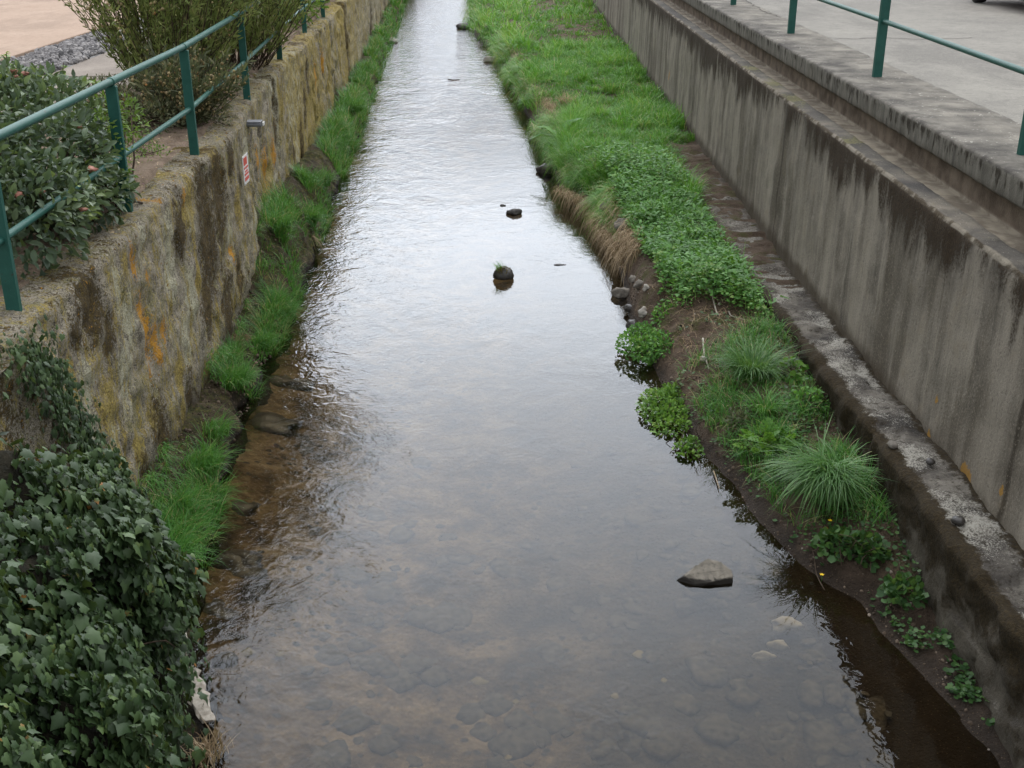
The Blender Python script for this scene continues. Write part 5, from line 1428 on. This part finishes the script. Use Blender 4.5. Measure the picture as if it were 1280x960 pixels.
for k, (px, py, sx, sy, m, lb) in enumerate([
    (287, 712, .5, .3, 'stone', 'dark submerged rock in the brown shallows beside the largest bright tuft'), (285, 640, .5, .34, 'stone', 'dark submerged rock under the long bladed left tuft'), (338, 533, .6, .34, 'stone', 'wide dark submerged rock off the ochre moss cushions'),
    (272, 770, .42, .3, 'stone', 'dark submerged rock off the ivy edge'), (355, 480, .6, .26, 'stone', 'dark submerged rock off the straggling left tuft'), (282, 838, .22, .14, 'stone', 'small dark submerged stone beside the driftwood'),
    (982, 780, .22, .11, 'palestone', 'pale flat submerged stone at the edge of the dark right shallows'), (974, 808, .12, .06, 'palestone', 'small whitish submerged stone below the pale flat one'), (955, 823, .13, .05, 'palestone', 'thin whitish submerged flake left of the small whitish stone')]):
    p = bedpos(px, py); V, Fs = rock_template(80 + k, 3, .55); h = .09 if m == 'stone' else .04
    p = on_z(px, py, -.11 if m == 'palestone' else -.20)
    mb = MB(); mb.add(V * np.array([sx / 2, sy / 2, h]) + p, Fs); tag(mb.build('submerged_rock', M[m], origin=p), lb, 'rock')

# ------------------------------------------------------------------ camera, light, sky
cam = bpy.data.cameras.new('camera'); co = bpy.data.objects.new('camera', cam); COL.objects.link(co)
cam.sensor_width = 36.; cam.lens = 36. * F / 1280; cam.clip_end = 500; cam.clip_start = .05
co.location = (0, 0, HC); co.rotation_euler = (pi / 2 - PITCH, 0, 0)
scene.camera = co

SUN_EL, SUN_AZ = R(64), R(25)      # azimuth clockwise from +Y
sun = bpy.data.lights.new('sun', 'SUN'); so = bpy.data.objects.new('sun', sun); COL.objects.link(so)
sun.energy = .8; sun.angle = R(20); sun.color = (1., .97, .92)
so.rotation_euler = (pi / 2 - SUN_EL, 0, pi - SUN_AZ + pi if False else -SUN_AZ + pi)
so.location = (0, 0, 20)

w = NT('World', True)
g = w.n('TexCoord').outputs['Generated']
sky = w.n('TexSky', sky_type='NISHITA', sun_disc=False, sun_elevation=SUN_EL, sun_rotation=SUN_AZ, air_density=1., dust_density=6., ozone_density=1.)
bw = w.n('RGBToBW', {'Color': sky.outputs[0]}).outputs[0]
sk = w.mix(.85, sky.outputs[0], bw)
sep = w.n('SeparateXYZ', {'Vector': g}).outputs
el = sep[2]
cl = w.n('TexNoise', {'Vector': w.n('Mapping', {'Vector': g, 'Scale': (1., 1., 2.2)}).outputs[0], 'Scale': 2.3, 'Detail': 5., 'Roughness': .55, 'Distortion': .4}).outputs['Fac']
gl = w.n('VectorMath', operation='DOT_PRODUCT'); w.put(gl.inputs[0], g); gl.inputs[1].default_value = (-.10, cos(R(17)), sin(R(17)))
glow = w.step(gl.outputs['Value'], .86, .995)
g2 = w.n('VectorMath', operation='DOT_PRODUCT'); w.put(g2.inputs[0], g); g2.inputs[1].default_value = (.12, cos(R(36)), sin(R(36)))
glow2 = w.step(g2.outputs['Value'], .62, .97)
lum = w.ma('ADD', 12., w.ma('ADD', w.ma('MULTIPLY', glow, 21.), w.ma('MULTIPLY', glow2, 19.)))
lum = w.ma('MULTIPLY', lum, w.ma('ADD', .72, w.ma('MULTIPLY', cl, .56)))
lum = w.ma('MULTIPLY', lum, w.ma('ADD', .27, w.ma('MULTIPLY', w.step(w.ma('ADD', el, w.ma('MULTIPLY', w.ma('SUBTRACT', cl, .5), .1)), .155, .28), .73)))
cc = w.n('CombineColor'); w.put(cc.inputs[0], w.ma('MULTIPLY', lum, .96)); w.put(cc.inputs[1], w.ma('MULTIPLY', lum, .99)); w.put(cc.inputs[2], w.ma('MULTIPLY', lum, 1.06))
skc = w.mix(.8, sk, cc.outputs[0])
bg = w.n('Background', {'Color': skc, 'Strength': .1})
w.t.links.new(bg.outputs[0], w.n('OutputWorld').inputs[0])

vs = scene.view_settings
vs.view_transform = 'Standard'; vs.look = 'None'; vs.exposure = .10; vs.gamma = 1.; vs.use_curve_mapping = False
scene.render.engine = 'CYCLES'
scene.cycles.use_denoising = True
scene.cycles.max_bounces = 8; scene.cycles.transparent_max_bounces = 8; scene.cycles.diffuse_bounces = 3
